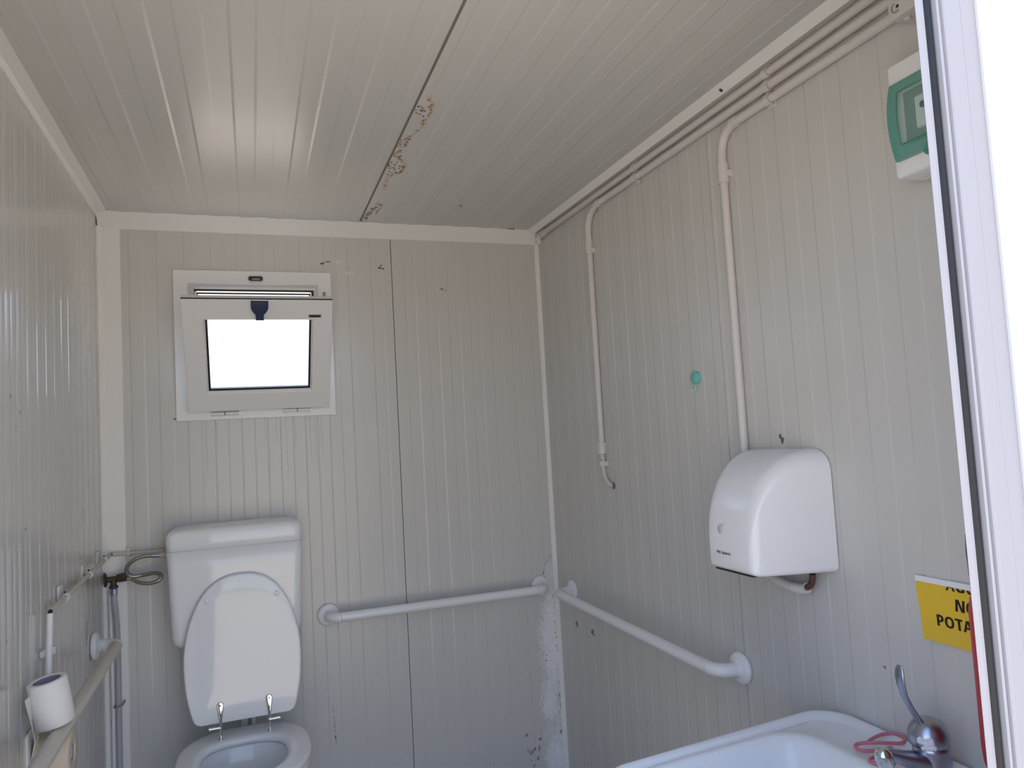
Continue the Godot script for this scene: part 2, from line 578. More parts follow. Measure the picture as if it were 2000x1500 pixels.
	for q in [[0.898, 1.275], [1.038, 1.076], [0.90, 1.10], [1.0, 1.55], [0.93, 1.52], [0.96, 1.49], [0.75, 1.56]]:
		la.blob(Vector2(q[0], q[1]), Vector2(0.004, 0.003), dirt, 0.8, 0.4, ns)
	for k in 14:
		la.blob(Vector2(la.rng.randf_range(0.1, 1.2), la.rng.randf_range(0.6, 2.1)), Vector2(0.002, 0.002), dirt, 0.4, 0.4, ns)
	var fl := la.uv()
	part("wall_panel", sheet(rib_profile(0.0, ZF, 0.2591, 0.2991, 0.0815, 0.0010, 0.005, 0.0003), 0.0, H, put_l, Vector3(1, 0, 0)), la.material(0.13, 0.65), left, func(p): return fl.call(Vector2(p.z, p.y)))

	# ceiling
	var ceil := structure("ceiling", box(Vector3((L + W) / 2, H + 0.031, ZF / 2), Vector3(W - L + 0.1, 0.05, ZF + 0.1)), M.core, "ribbed white ceiling of two panels with a grey joint")
	var put_c := func(t, l, h): return Vector3(t - 0.0105 * (l - 0.75), H - h, l)
	var cp := Paint.new(Vector2(0.40, 0), Vector2(W - 0.40, ZF), 620.0, base, 26)
	var edge := [Vector2(0.422, 1.20), Vector2(0.434, 1.085), Vector2(0.452, 1.05), Vector2(0.4615, 0.985), Vector2(0.458, 0.93), Vector2(0.4505, 0.87), Vector2(0.440, 0.82), Vector2(0.437, 0.75), Vector2(0.4245, 0.715), Vector2(0.45, 0.68), Vector2(0.4685, 0.645), Vector2(0.474, 0.585), Vector2(0.455, 0.545), Vector2(0.437, 0.53), Vector2(0.444, 0.46), Vector2(0.445, 0.43)]
	for i in edge.size() - 1:
		var strong := 0.0 if i < 1 else (1.0 if i in [2, 3, 7, 8, 10, 11] else 0.4)
		var e0: Vector2 = edge[i]
		var e1: Vector2 = edge[i + 1]
		cp.line(e0 + Vector2(-0.014, 0), e1 + Vector2(-0.014, 0), 0.016, Color(0.91, 0.89, 0.85), 0.25, 0.3, ns)
		var prev := e0
		for k in 5:
			var nx := e0.lerp(e1, (k + 1) / 5.0)
			if k < 4: nx += Vector2(cp.rng.randf_range(-0.006, 0.006), cp.rng.randf_range(-0.010, 0.010))
			cp.line(prev, nx, cp.rng.randf_range(0.004, 0.009), Color(0.72, 0.60, 0.42), 0.40 * strong, 0.2, ns)
			if cp.rng.randf() < 0.35 + 0.5 * strong:
				cp.line(prev, nx, cp.rng.randf_range(0.0015, 0.0055), rust.lerp(Color(0.55, 0.36, 0.18), cp.rng.randf()), 0.85 * strong, 0.35, ns)
			prev = nx
	for k in 90:
		var c = [Vector2(0.427, 0.63), Vector2(0.43, 0.80), Vector2(0.432, 0.55), Vector2(0.43, 1.0), Vector2(0.45, 0.60)][cp.rng.randi() % 5]
		cp.blob(c + Vector2(cp.rng.randf_range(-0.008, 0.02), cp.rng.randf_range(-0.03, 0.03)), Vector2(0.004, 0.006) * cp.rng.randf_range(0.2, 1.0), rust, 0.85, 0.9, ns)
	for k in 110:
		var t := cp.rng.randf()
		cp.blob(Vector2(0.43 + 0.022 * t, 0.08 + 0.15 * t) + Vector2(cp.rng.randf_range(-0.006, 0.012), cp.rng.randf_range(-0.03, 0.03)), Vector2(0.003, 0.009) * cp.rng.randf_range(0.3, 1.0), Color(0.34, 0.24, 0.19), 0.8, 0.9, ns)
	cp.line(Vector2(0.446, 0.27), Vector2(0.472, 0.26), 0.004, Color(0.34, 0.22, 0.16), 0.8, 0.15, ns)
	cp.line(Vector2(0.472, 0.26), Vector2(0.466, 0.14), 0.004, Color(0.40, 0.28, 0.2), 0.7, 0.3, ns)
	var fc := cp.uv()
	part("ceiling_panel", sheet(rib_profile(L, 0.4145, -0.2862, -0.3337, 0.0965, 0.0014, 0.006), 0.0, ZF, put_c, Vector3(0, -1, 0)), M.wall, ceil)
	part("ceiling_panel", sheet(rib_profile(0.4215, W, 0.4987, 0.537, 0.0929, 0.0014, 0.005), 0.0, ZF, put_c, Vector3(0, -1, 0)), cp.material(rough), ceil, func(p): return fc.call(Vector2(p.x, p.z)))
	part("joint_strip", extr([Vector2(0.412, H + 0.002), Vector2(0.424, H + 0.002), Vector2(0.424, H + 0.006), Vector2(0.412, H + 0.006)], func(p, t): return Vector3(p.x - 0.0105 * (t - 0.75), p.y, t), 0.0, ZF), lit(Color(0.52, 0.49, 0.46), 0.6), ceil)

	var nub := lathe([Vector2(0.006, 0.0), Vector2(0.005, 0.002), Vector2(0.0015, 0.003), Vector2(0.0012, 0.012), Vector2(0.0004, 0.0125)], axis_to(Vector3(0.74, H - 0.001, 0.30), Vector3(0, -1, 0)), 14)
	part("bare_screw", nub, M.steel, ceil)
	# front wall with the door opening
	var fw := MB.new()
	var ox0 := -0.31
	var ox1 := 0.79
	fw.join(box(Vector3((L - 0.06 + ox0) / 2, 1.1, ZF + 0.013), Vector3(ox0 - L + 0.06, 2.32, 0.026)))
	fw.join(box(Vector3((W + 0.06 + ox1) / 2, 1.1, ZF + 0.013), Vector3(W + 0.06 - ox1, 2.32, 0.026)))
	fw.join(box(Vector3((ox0 + ox1) / 2, 2.19, ZF + 0.013), Vector3(ox1 - ox0, 0.14, 0.026)))
	structure("wall_front", fw, M.wall, "front wall round the doorway")
	structure("roof", box(Vector3((L + W) / 2, 2.31, ZF / 2), Vector3(W - L + 0.2, 0.06, ZF + 0.16)), M.white, "flat cabin roof")

	# trims
	var xz := func(p, t): return Vector3(p.x, t, p.y)
	var zy := func(p, t): return Vector3(t, p.y, p.x)
	var xy := func(p, t): return Vector3(p.x, p.y, t)
	var t1 := structure("trim_1", extr([Vector2(-0.01, 2.176), Vector2(0.004, 2.176), Vector2(0.006, 2.179), Vector2(0.044, 2.221), Vector2(0.045, H + 0.01), Vector2(-0.01, H + 0.01)], zy, L + 0.004, W - 0.004), M.trim, "white sloping cove trim along the top of the back wall")
	structure("trim_2", extr([Vector2(L - 0.01, 2.209), Vector2(L + 0.004, 2.2095), Vector2(L + 0.012, 2.2185), Vector2(L + 0.036, 2.2225), Vector2(L + 0.037, H + 0.01), Vector2(L - 0.01, H + 0.01)], xy, 0.0, ZF), M.trim, "white cove trim along the top of the left wall")
	var t3 := structure("trim_3", extr([Vector2(1.091, H + 0.01), Vector2(1.092, 2.2225), Vector2(1.1125, 2.2070), Vector2(1.1145, 2.2080), Vector2(1.1155, 2.2155), Vector2(1.139, 2.2155), Vector2(1.143, 2.2155), Vector2(1.143, 2.212), Vector2(W + 0.01, 2.212), Vector2(W + 0.01, H + 0.01)], xy, 0.03, ZF), M.trim, "white sloping trim along the top of the right wall")
	part("dark_hole", lathe([Vector2(0.0045, 0.0), Vector2(0.0050, 0.0004), Vector2(0.004, 0.0009), Vector2(0.001, 0.0010)], axis_to(Vector3(1.1040, 2.2134, 1.297), Vector3(-0.6, -0.8, 0)), 18), M.core, t3)
	for q in [[1.020, 0.0458, 0.030], [1.060, 0.0170, 0.026], [0.655, 0.0087, 0.012], [0.672, 0.0080, 0.006]]:
		part("scratch", box(Vector3(q[0], 2.1775 + q[1], q[1] + 0.0005), Vector3(q[2], 0.0016, 0.0016), 0.0, Basis(Vector3.BACK, -0.05)), M.core, t1)
	structure("trim_4", extr([Vector2(L - 0.01, -0.01), Vector2(L - 0.01, 0.014), Vector2(L + 0.002, 0.014), Vector2(L + 0.010, 0.009), Vector2(L + 0.016, 0.006), Vector2(-0.371, 0.006), Vector2(-0.369, 0.004), Vector2(-0.369, -0.01)], xz, 0.0, 2.182), M.trim, "broad white post in the left back corner")
	structure("trim_5", extr([Vector2(1.131, -0.01), Vector2(1.131, 0.003), Vector2(1.134, 0.0055), Vector2(1.139, 0.006), Vector2(W - 0.001, 0.011), Vector2(W + 0.01, 0.011), Vector2(W + 0.01, -0.01)], xz, 0.0, 2.182), M.trim, "narrow white strip in the right back corner")

# ================================================================ window
func build_window() -> void:
	var x0 := -0.2100; var x1 := 0.3180; var y0 := 1.521; var y1 := 2.041
	var o := Node3D.new(); o.name = "window_1"; add_child(o)
	o.set_meta("kind", "structure")
	o.set_meta("label", "small white window with its sash tilted into the room")
	# frame: flat flange, stepped inner edge
	var fx0 := -0.165; var fx1 := 0.272; var fy0 := 1.575; var fy1 := 1.995
	var cx := (x0 + x1) / 2
	var rect := func(a0: float, a1: float, b0: float, b1: float, z: float) -> PackedVector3Array:
		return PackedVector3Array([Vector3(a1, b1, z), Vector3(a0, b1, z), Vector3(a0, b0, z), Vector3(a1, b0, z)])
	var fm := loft([rect.call(x0, x1, y0, y1, 0.0015), rect.call(x0, x1, y0, y1, 0.0085), rect.call(x0 + 0.0015, x1 - 0.0015, y0 + 0.0015, y1 - 0.0015, 0.0100), rect.call(fx0, fx1, fy0, fy1, 0.0100), rect.call(fx0 + 0.001, fx1 - 0.001, fy0 + 0.001, fy1 - 0.001, -0.0020), rect.call(-0.150, 0.256, 1.598, 1.9755, -0.0045), rect.call(-0.150, 0.256, 1.598, 1.9755, -0.026)], false, true, -1)
	if fm.volume() < 0.0: fm.close()
	part("window_frame", fm, M.frame, o)
	var gk := MB.new()
	for q in [[-0.150, 0.256, 1.9705, 1.9765, -0.005], [-0.150, -0.144, 1.60, 1.976, -0.005], [0.250, 0.256, 1.60, 1.976, -0.005], [-0.150, 0.256, 1.597, 1.603, -0.005]]:
		gk.join(box(Vector3((q[0] + q[1]) / 2, (q[2] + q[3]) / 2, q[4]), Vector3(q[1] - q[0], q[3] - q[2], 0.007), 0.001))
	part("frame_gasket", gk, M.rubber, o)
	# inner lining of the opening and the outer gasket
	var lin := MB.new()
	for q in [[-0.145, 0.262, 1.9755, 1.985], [-0.145, -0.138, 1.60, 1.985], [0.246, 0.262, 1.60, 1.985], [-0.145, 0.262, 1.60, 1.607]]:
		lin.join(box(Vector3((q[0] + q[1]) / 2, (q[2] + q[3]) / 2, -0.034), Vector3(q[1] - q[0], q[3] - q[2], 0.05), 0.001))
	part("window_reveal", lin, M.frame, o)
	var og := MB.new()
	for q in [[-0.139, 0.247, 1.9655, 1.9710], [-0.139, -0.134, 1.61, 1.971], [0.242, 0.247, 1.61, 1.971]]:
		og.join(box(Vector3((q[0] + q[1]) / 2, (q[2] + q[3]) / 2, -0.034), Vector3(q[1] - q[0], q[3] - q[2], 0.004)))
	part("stop_gasket", og, M.dark, o)
	# tilted sash: local x across, y up along the sash, z towards the room
	var up := Vector3(0, 0.347, 0.235).normalized()
	var xf := Transform3D(Basis(Vector3.RIGHT, up, Vector3.RIGHT.cross(up)), Vector3(0.0605, 1.549, 0.021))
	var hw := 0.2305; var ht := 0.4215
	var ox := 0.163; var oy0 := 0.086; var oy1 := 0.346
	var mid := (oy0 + oy1) / 2
	var s := loft([rect.call(-ox, ox, oy0, oy1, -0.016), rect.call(-hw, hw, 0.011, ht, -0.017), rect.call(-hw, hw, 0.011, ht, 0.0155), rect.call(-hw + 0.0015, hw - 0.0015, 0.0125, ht - 0.0015, 0.017), rect.call(-ox - 0.007, ox + 0.007, oy0 - 0.009, oy1 + 0.007, 0.017), rect.call(-ox, ox, oy0, oy1, 0.006), rect.call(-ox, ox, oy0, oy1, -0.016)], false, true, -1).close()
	var sash := part("sash", s.moved(xf), M.frame, o)
	var g2 := MB.new()
	for q in [[-ox, -ox + 0.006, oy0, oy1], [ox - 0.006, ox, oy0, oy1], [-ox, ox, oy0, oy0 + 0.006]]:
		g2.join(box(Vector3((q[0] + q[1]) / 2, (q[2] + q[3]) / 2, 0.005), Vector3(q[1] - q[0], q[3] - q[2], 0.006), 0.001))
	part("pane_gasket", g2.moved(xf), M.rubber, sash)
	part("pane", box(Vector3(0, mid, 0.0), Vector3(ox * 2 + 0.004, oy1 - oy0 + 0.004, 0.004)).moved(xf), M.glass, sash)
	part("sash_edge_seal", box(Vector3(0, ht + 0.0004, 0.010), Vector3(hw * 2, 0.0012, 0.008)).moved(xf), M.rubber, sash)
	# latch: shield shape with a narrow tongue
	var sh := PackedVector2Array()
	for p in [Vector2(-0.0265, 0.040), Vector2(-0.0265, 0.020), Vector2(-0.024, 0.010), Vector2(-0.018, 0.001), Vector2(-0.0125, -0.004), Vector2(-0.0125, -0.024), Vector2(0.0125, -0.024), Vector2(0.0125, -0.004), Vector2(0.018, 0.001), Vector2(0.024, 0.010), Vector2(0.0265, 0.020), Vector2(0.0265, 0.040)]:
		sh.append(p)
	part("latch", plate(sh, xf * Transform3D(Basis.IDENTITY, Vector3(0.001, ht - 0.043, 0.017)), 0.014, 0.004, 3), M.latch, sash)
	var tg := box(Vector3(0.174, ht - 0.056, 0.0178), Vector3(0.040, 0.0105, 0.0016), 0.0004)
	var plate_tag := part("sash_plate", tg.moved(xf), M.steel, sash)
	plate_tag.set_meta("label", "small dark grey plate on the sash corner")
	part("plate_inset", box(Vector3(0.174, ht - 0.056, 0.0188), Vector3(0.032, 0.0050, 0.0006)).moved(xf), M.dark, sash)
	# catch on the frame top
	var ct := rrect(0.0240, 0.0080, 0.0065, 5)
	part("catch", plate(ct, Transform3D(Basis.IDENTITY, Vector3(0.0575, 2.0130, 0.010)), 0.010, 0.003, 3), M.dark, o)
	part("catch_slot", box(Vector3(0.0590, 2.0105, 0.0203), Vector3(0.026, 0.0045, 0.002), 0.0006), M.steel, o)
	part("stay_bracket", box(Vector3(0.291, 1.957, 0.014), Vector3(0.009, 0.024, 0.008), 0.002), M.steel, o)
	# hinges: two knuckles each
	for hx in [-0.056, 0.182]:
		var hg := MB.new()
		hg.join(tube([Vector3(hx - 0.044, 1.5415 + hx * 0.01, 0.0225), Vector3(hx - 0.0008, 1.5415 + hx * 0.01, 0.0225)], 0.0058, 12))
		hg.join(tube([Vector3(hx + 0.0008, 1.5415 + hx * 0.01, 0.0225), Vector3(hx + 0.044, 1.5415 + hx * 0.01, 0.0225)], 0.0058, 12))
		hg.join(box(Vector3(hx, 1.538, 0.0125), Vector3(0.088, 0.010, 0.006), 0.001))
		var h := part("hinge", hg, M.frame, o)
		part("hinge_pin", tube([Vector3(hx - 0.0012, 1.5415 + hx * 0.01, 0.0225), Vector3(hx + 0.0012, 1.5415 + hx * 0.01, 0.0225)], 0.0062, 12), M.dark, h)

# ================================================================ doorway and open door
func build_door() -> void:
	var o := Node3D.new(); o.name = "door_1"; add_child(o)
	o.set_meta("kind", "structure")
	o.set_meta("label", "white doorway frame with dark rubber seal and open outward door")
	var xz := func(p, t): return Vector3(p.x, t, p.y)
	# right jamb, seen at the right edge of the photograph
	var jamb := [Vector2(0.7730, 2.106), Vector2(0.7660, 2.1105), Vector2(0.7570, 2.1165), Vector2(0.7520, 2.1188), Vector2(0.7515, 2.1196), Vector2(0.7575, 2.1208), Vector2(0.7588, 2.1210), Vector2(0.7630, 2.1208), Vector2(0.7632, 2.117), Vector2(0.7764, 2.117), Vector2(0.7766, 2.1215), Vector2(0.7772, 2.1260), Vector2(0.7800, 2.1272), Vector2(0.7806, 2.1250), Vector2(0.7826, 2.1250), Vector2(0.7832, 2.1290), Vector2(0.7850, 2.1305), Vector2(0.7875, 2.1310), Vector2(0.8085, 2.1310), Vector2(0.8093, 2.1302), Vector2(0.8101, 2.1310), Vector2(0.8340, 2.1310), Vector2(0.8350, 2.1300), Vector2(0.8350, 2.106)]
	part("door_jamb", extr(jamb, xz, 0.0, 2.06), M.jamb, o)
	var seal := [Vector2(0.7635, 2.1165), Vector2(0.7635, 2.1200), Vector2(0.7660, 2.1225), Vector2(0.7690, 2.1232), Vector2(0.7706, 2.1222), Vector2(0.7722, 2.1222), Vector2(0.7745, 2.1215), Vector2(0.7762, 2.1190), Vector2(0.7762, 2.1165)]
	part("rubber_seal", extr(seal, xz, 0.0, 2.06), M.rubber, o)
	var flip := []
	for p in jamb: flip.append(Vector2(0.48 - p.x, p.y))
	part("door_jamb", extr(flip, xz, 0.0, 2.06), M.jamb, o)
	var head := []
	for p in jamb: head.append(Vector2(2.06 + 0.7540 - p.x + 0.055, p.y))
	part("door_head", extr([Vector2(2.055, 2.106), Vector2(2.055, 2.12), Vector2(2.07, 2.131), Vector2(2.13, 2.131), Vector2(2.13, 2.106)], func(p, t): return Vector3(t, p.x, p.y), -0.355, 0.834), M.frame, o)
	# the leaf, open outwards past a right angle
	var lf := box(Vector3(0.02, 1.04, 0.465), Vector3(0.04, 2.02, 0.93), 0.003)
	lf.moved(Transform3D(Basis(Vector3.UP, 0.55), Vector3(0.8312, 0.0, 2.1325)))
	part("door_leaf", lf, M.white, o)

# ================================================================ toilet
func seat_outline(zb: float, zf: float, half: float, back_half: float, cx: float, n := 96) -> PackedVector2Array:
	# (x, z) outline, flat at the back and round at the front
	var o := PackedVector2Array()
	var zc := zb + (zf - zb) * 0.48
	for i in n:
		var a := TAU * i / n
		var s := sin(a); var c := cos(a)
		var z := 0.0; var x := 0.0
		if s >= 0.0:
			z = zc + (zf - zc) * s
			x = half * c
		else:
			var k := 3.2
			var e: float = 2.0 / k
			z = zc - (zc - zb) * pow(absf(s), e)
			x = signf(c) * pow(absf(c), e) * lerpf(half, back_half, pow(absf(s), 2.0))
		o.append(Vector2(cx + x, z))
	return o

func build_toilet() -> void:
	var cx := -0.024
	var o := thing("toilet", "white ceramic toilet under the window with its lid up against the cistern", "toilet", Vector3(cx, 0, 0.36))
	var at := Transform3D(Basis.IDENTITY, -o.position)
	# bowl
	var rim := seat_outline(0.135, 0.60, 0.183, 0.15, cx)
	var loops := []
	for q in [[0.0, 0.62, 0.12, 0.30], [0.05, 0.60, 0.12, 0.30], [0.2, 0.58, 0.12, 0.31], [0.32, 0.72, 0.12, 0.33], [0.42, 0.90, 0.13, 0.35], [0.48, 0.985, 0.135, 0.36], [0.502, 1.0, 0.135, 0.365], [0.510, 0.985, 0.135, 0.365]]:
		var p := PackedVector3Array()
		for v in rim: p.append(Vector3(cx + (v.x - cx) * q[1], q[0], 0.36 + (v.y - 0.36) * q[1]))
		loops.append(p)
	var inner := seat_outline(0.235, 0.56, 0.128, 0.10, cx)
	for q in [[0.510, 1.06], [0.504, 1.02], [0.44, 1.0], [0.38, 0.86], [0.33, 0.62], [0.30, 0.36], [0.295, 0.12]]:
		var p := PackedVector3Array()
		for v in inner: p.append(Vector3(cx + (v.x - cx) * q[1], q[0], 0.40 + (v.y - 0.40) * q[1]))
		loops.append(p)
	var bw := loft(loops, true).close().moved(at)
	part("bowl", bw, M.ceramic, o)
	# seat ring
	var so := seat_outline(0.132, 0.605, 0.188, 0.158, cx)
	var si := seat_outline(0.243, 0.53, 0.120, 0.105, cx)
	var sl := []
	var y0 := 0.513
	for q in [[so, 0.006, 0.0], [so, 0.0, 0.005], [so, 0.0, 0.013], [so, 0.003, 0.018], [so, 0.010, 0.0215], [so, 0.022, 0.0225], [si, -0.020, 0.0225], [si, -0.009, 0.0205], [si, -0.003, 0.017], [si, 0.0, 0.011], [si, 0.0, 0.004], [si, -0.004, 0.0], [so, 0.006, 0.0]]:
		var poly: PackedVector2Array = shrink(q[0], q[1])
		var yy: float = y0 + q[2]
		sl.append(lift(poly, func(p): return Vector3(p.x, yy, p.y)))
	var ring := loft(sl, false).close().moved(at)
	part("seat", ring, M.seat, o)
	# lid, leaning on the cistern; outline measured as height along the lid and half width
	var half := [[0.0, 0.128], [0.006, 0.142], [0.018, 0.150], [0.05, 0.159], [0.11, 0.1695], [0.19, 0.1735], [0.25, 0.168], [0.31, 0.1535], [0.36, 0.1325], [0.40, 0.105], [0.425, 0.074], [0.438, 0.043], [0.4425, 0.018]]
	var lo := PackedVector2Array()
	for q in half: lo.append(Vector2(q[1], q[0]))
	for i in range(half.size() - 1, -1, -1): lo.append(Vector2(-half[i][1], half[i][0]))
	var smooth := PackedVector2Array()
	var cv := Curve2D.new()
	for i in lo.size():
		var t := (lo[(i + 1) % lo.size()] - lo[(i + lo.size() - 1) % lo.size()]) / 6.0
		if i == 0 or i == lo.size() - 1: t = Vector2.ZERO
		cv.add_point(lo[i], -t, t)
	cv.bake_interval = 0.008
	smooth = cv.get_baked_points()
	var upv := Vector3(0, 0.445, -0.022).normalized()
	var lx := Transform3D(Basis(Vector3.RIGHT, upv, Vector3.RIGHT.cross(upv)), Vector3(-0.0195, 0.5800, 0.206)) 
	lx = at * lx
	var lid := part("lid", plate(smooth, lx, 0.014, 0.006, 4, 0.004), M.seat, o)
	for q in [Vector2(-0.101, 0.372), Vector2(0.105, 0.370)]:
		part("lid_bumper", lathe([Vector2(0.0085, -0.003), Vector2(0.0085, 0.002), Vector2(0.007, 0.0035), Vector2(0.001, 0.004)], lx * Transform3D(Basis(Vector3.RIGHT, PI / 2), Vector3(q.x, q.y, 0.0165)), 20), M.seat, lid)
	# chrome hinges: drop plate on the lid, barrel, post on the seat
	for q in [[-0.0915, -0.108], [0.0515, 0.0655]]:
		var hb := Node3D.new()
		var dp := PackedVector2Array()
		for i in 17:
			var a := PI * i / 16.0
			dp.append(Vector2(cos(a) * 0.0105, 0.056 + sin(a) * 0.0105))
		dp.append(Vector2(-0.0075, 0.030)); dp.append(Vector2(-0.0045, 0.012)); dp.append(Vector2(-0.004, -0.006))
		dp.append(Vector2(0.004, -0.006)); dp.append(Vector2(0.0045, 0.012)); dp.append(Vector2(0.0075, 0.030))
		var hm := plate(dp, lx * Transform3D(Basis.IDENTITY, Vector3(q[0] + 0.0195, -0.002, 0.0145)), 0.006, 0.0028, 3)
		var bx0: float = q[1] - 0.017
		for k in 3:
			hm.join(tube([Vector3(bx0 + k * 0.0118, 0.5705, 0.226), Vector3(bx0 + k * 0.0118 + 0.0105, 0.5705, 0.226)], 0.0052, 14).moved(at))
		hm.join(tube([Vector3(bx0, 0.5705, 0.226), Vector3(bx0 + 0.034, 0.5705, 0.226)], 0.0036, 12).moved(at))
		hm.join(lathe([Vector2(0.0085, 0.5345), Vector2(0.0075, 0.538), Vector2(0.0042, 0.541), Vector2(0.0036, 0.550), Vector2(0.0036, 0.568)], at * Transform3D(Basis.IDENTITY, Vector3(q[0], 0, 0.226)), 18))
		var hp := part("chrome_hinge", hm, M.chrome, o)
		hp.set_meta("label", "chrome drop-shaped hinge")
		for dy in [0.056, 0.028]:
			part("screw", lathe([Vector2(0.0022, 0.0), Vector2(0.0022, 0.0012), Vector2(0.0004, 0.0016)], lx * Transform3D(Basis(Vector3.RIGHT, PI / 2), Vector3(q[0] + 0.0195, -0.002 + dy, 0.0202)), 12), M.dark, hp)
		hb.free()

func build_cistern() -> void:
	var cx := -0.0325
	var o := thing("cistern", "white ceramic flush tank on the back wall behind the raised toilet lid", "cistern", Vector3(cx, 0.80, 0.0))
	var at := Transform3D(Basis.IDENTITY, -o.position)
	var ring := func(y: float, hx: float, z0: float, z1: float, r: float) -> PackedVector3Array:
		# square at the wall, round at the front corners
		var out := PackedVector3Array()
		var pts := rrect(hx, (z1 - z0) / 2, r, 8)
		for p in pts: out.append(Vector3(cx + p.x, y, (z0 + z1) / 2 + p.y))
		return out
	var body := []
	for q in [[0.800, 0.150, 0.020, 0.125, 0.03], [0.8015, 0.168, 0.012, 0.145, 0.03], [0.808, 0.183, 0.008, 0.158, 0.03], [0.820, 0.192, 0.006, 0.166, 0.03], [0.842, 0.1965, 0.006, 0.170, 0.03], [0.95, 0.2000, 0.006, 0.1735, 0.028], [1.05, 0.2030, 0.006, 0.1765, 0.026], [1.1070, 0.2050, 0.006, 0.178, 0.026], [1.1073, 0.201, 0.010, 0.17, 0.026]]:
		body.append(ring.call(q[0], q[1], q[2], q[3], q[4]))
	part("tank", loft(body, true).close().moved(at), M.ceramic, o)
	var lid := []
	for q in [[1.1078, 0.201, 0.010, 0.17, 0.026], [1.1081, 0.2048, 0.005, 0.178, 0.026], [1.1095, 0.2062, 0.004, 0.1795, 0.027], [1.140, 0.2062, 0.004, 0.1795, 0.027], [1.155, 0.2045, 0.004, 0.178, 0.028], [1.164, 0.200, 0.006, 0.174, 0.03], [1.170, 0.192, 0.010, 0.167, 0.03], [1.1735, 0.180, 0.016, 0.157, 0.03], [1.176, 0.15, 0.03, 0.14, 0.03], [1.178, 0.08, 0.05, 0.11, 0.02]]:
		lid.append(ring.call(q[0], q[1], q[2], q[3], q[4]))
	var lp := loft(lid, true)
	for i in lp.g.size():
		if lp.g[i] == 51: lp.g[i] = 0
	part("tank_lid", lp.close().moved(at), M.ceramic, o)
	part("flush_pipe", tube(bent([Vector3(-0.012, 0.802, 0.07), Vector3(-0.012, 0.49, 0.07), Vector3(-0.012, 0.46, 0.118)], 0.02), 0.0235, 20).moved(at), M.pvc, o)
	part("inlet_nut", lathe([Vector2(0.011, 0.0), Vector2(0.012, 0.004), Vector2(0.012, 0.014), Vector2(0.008, 0.018), Vector2(0.007, 0.030)], at * axis_to(Vector3(-0.2335, 1.091, 0.075), Vector3(-1, 0, 0)), 12, -1), M.oldpvc, o)

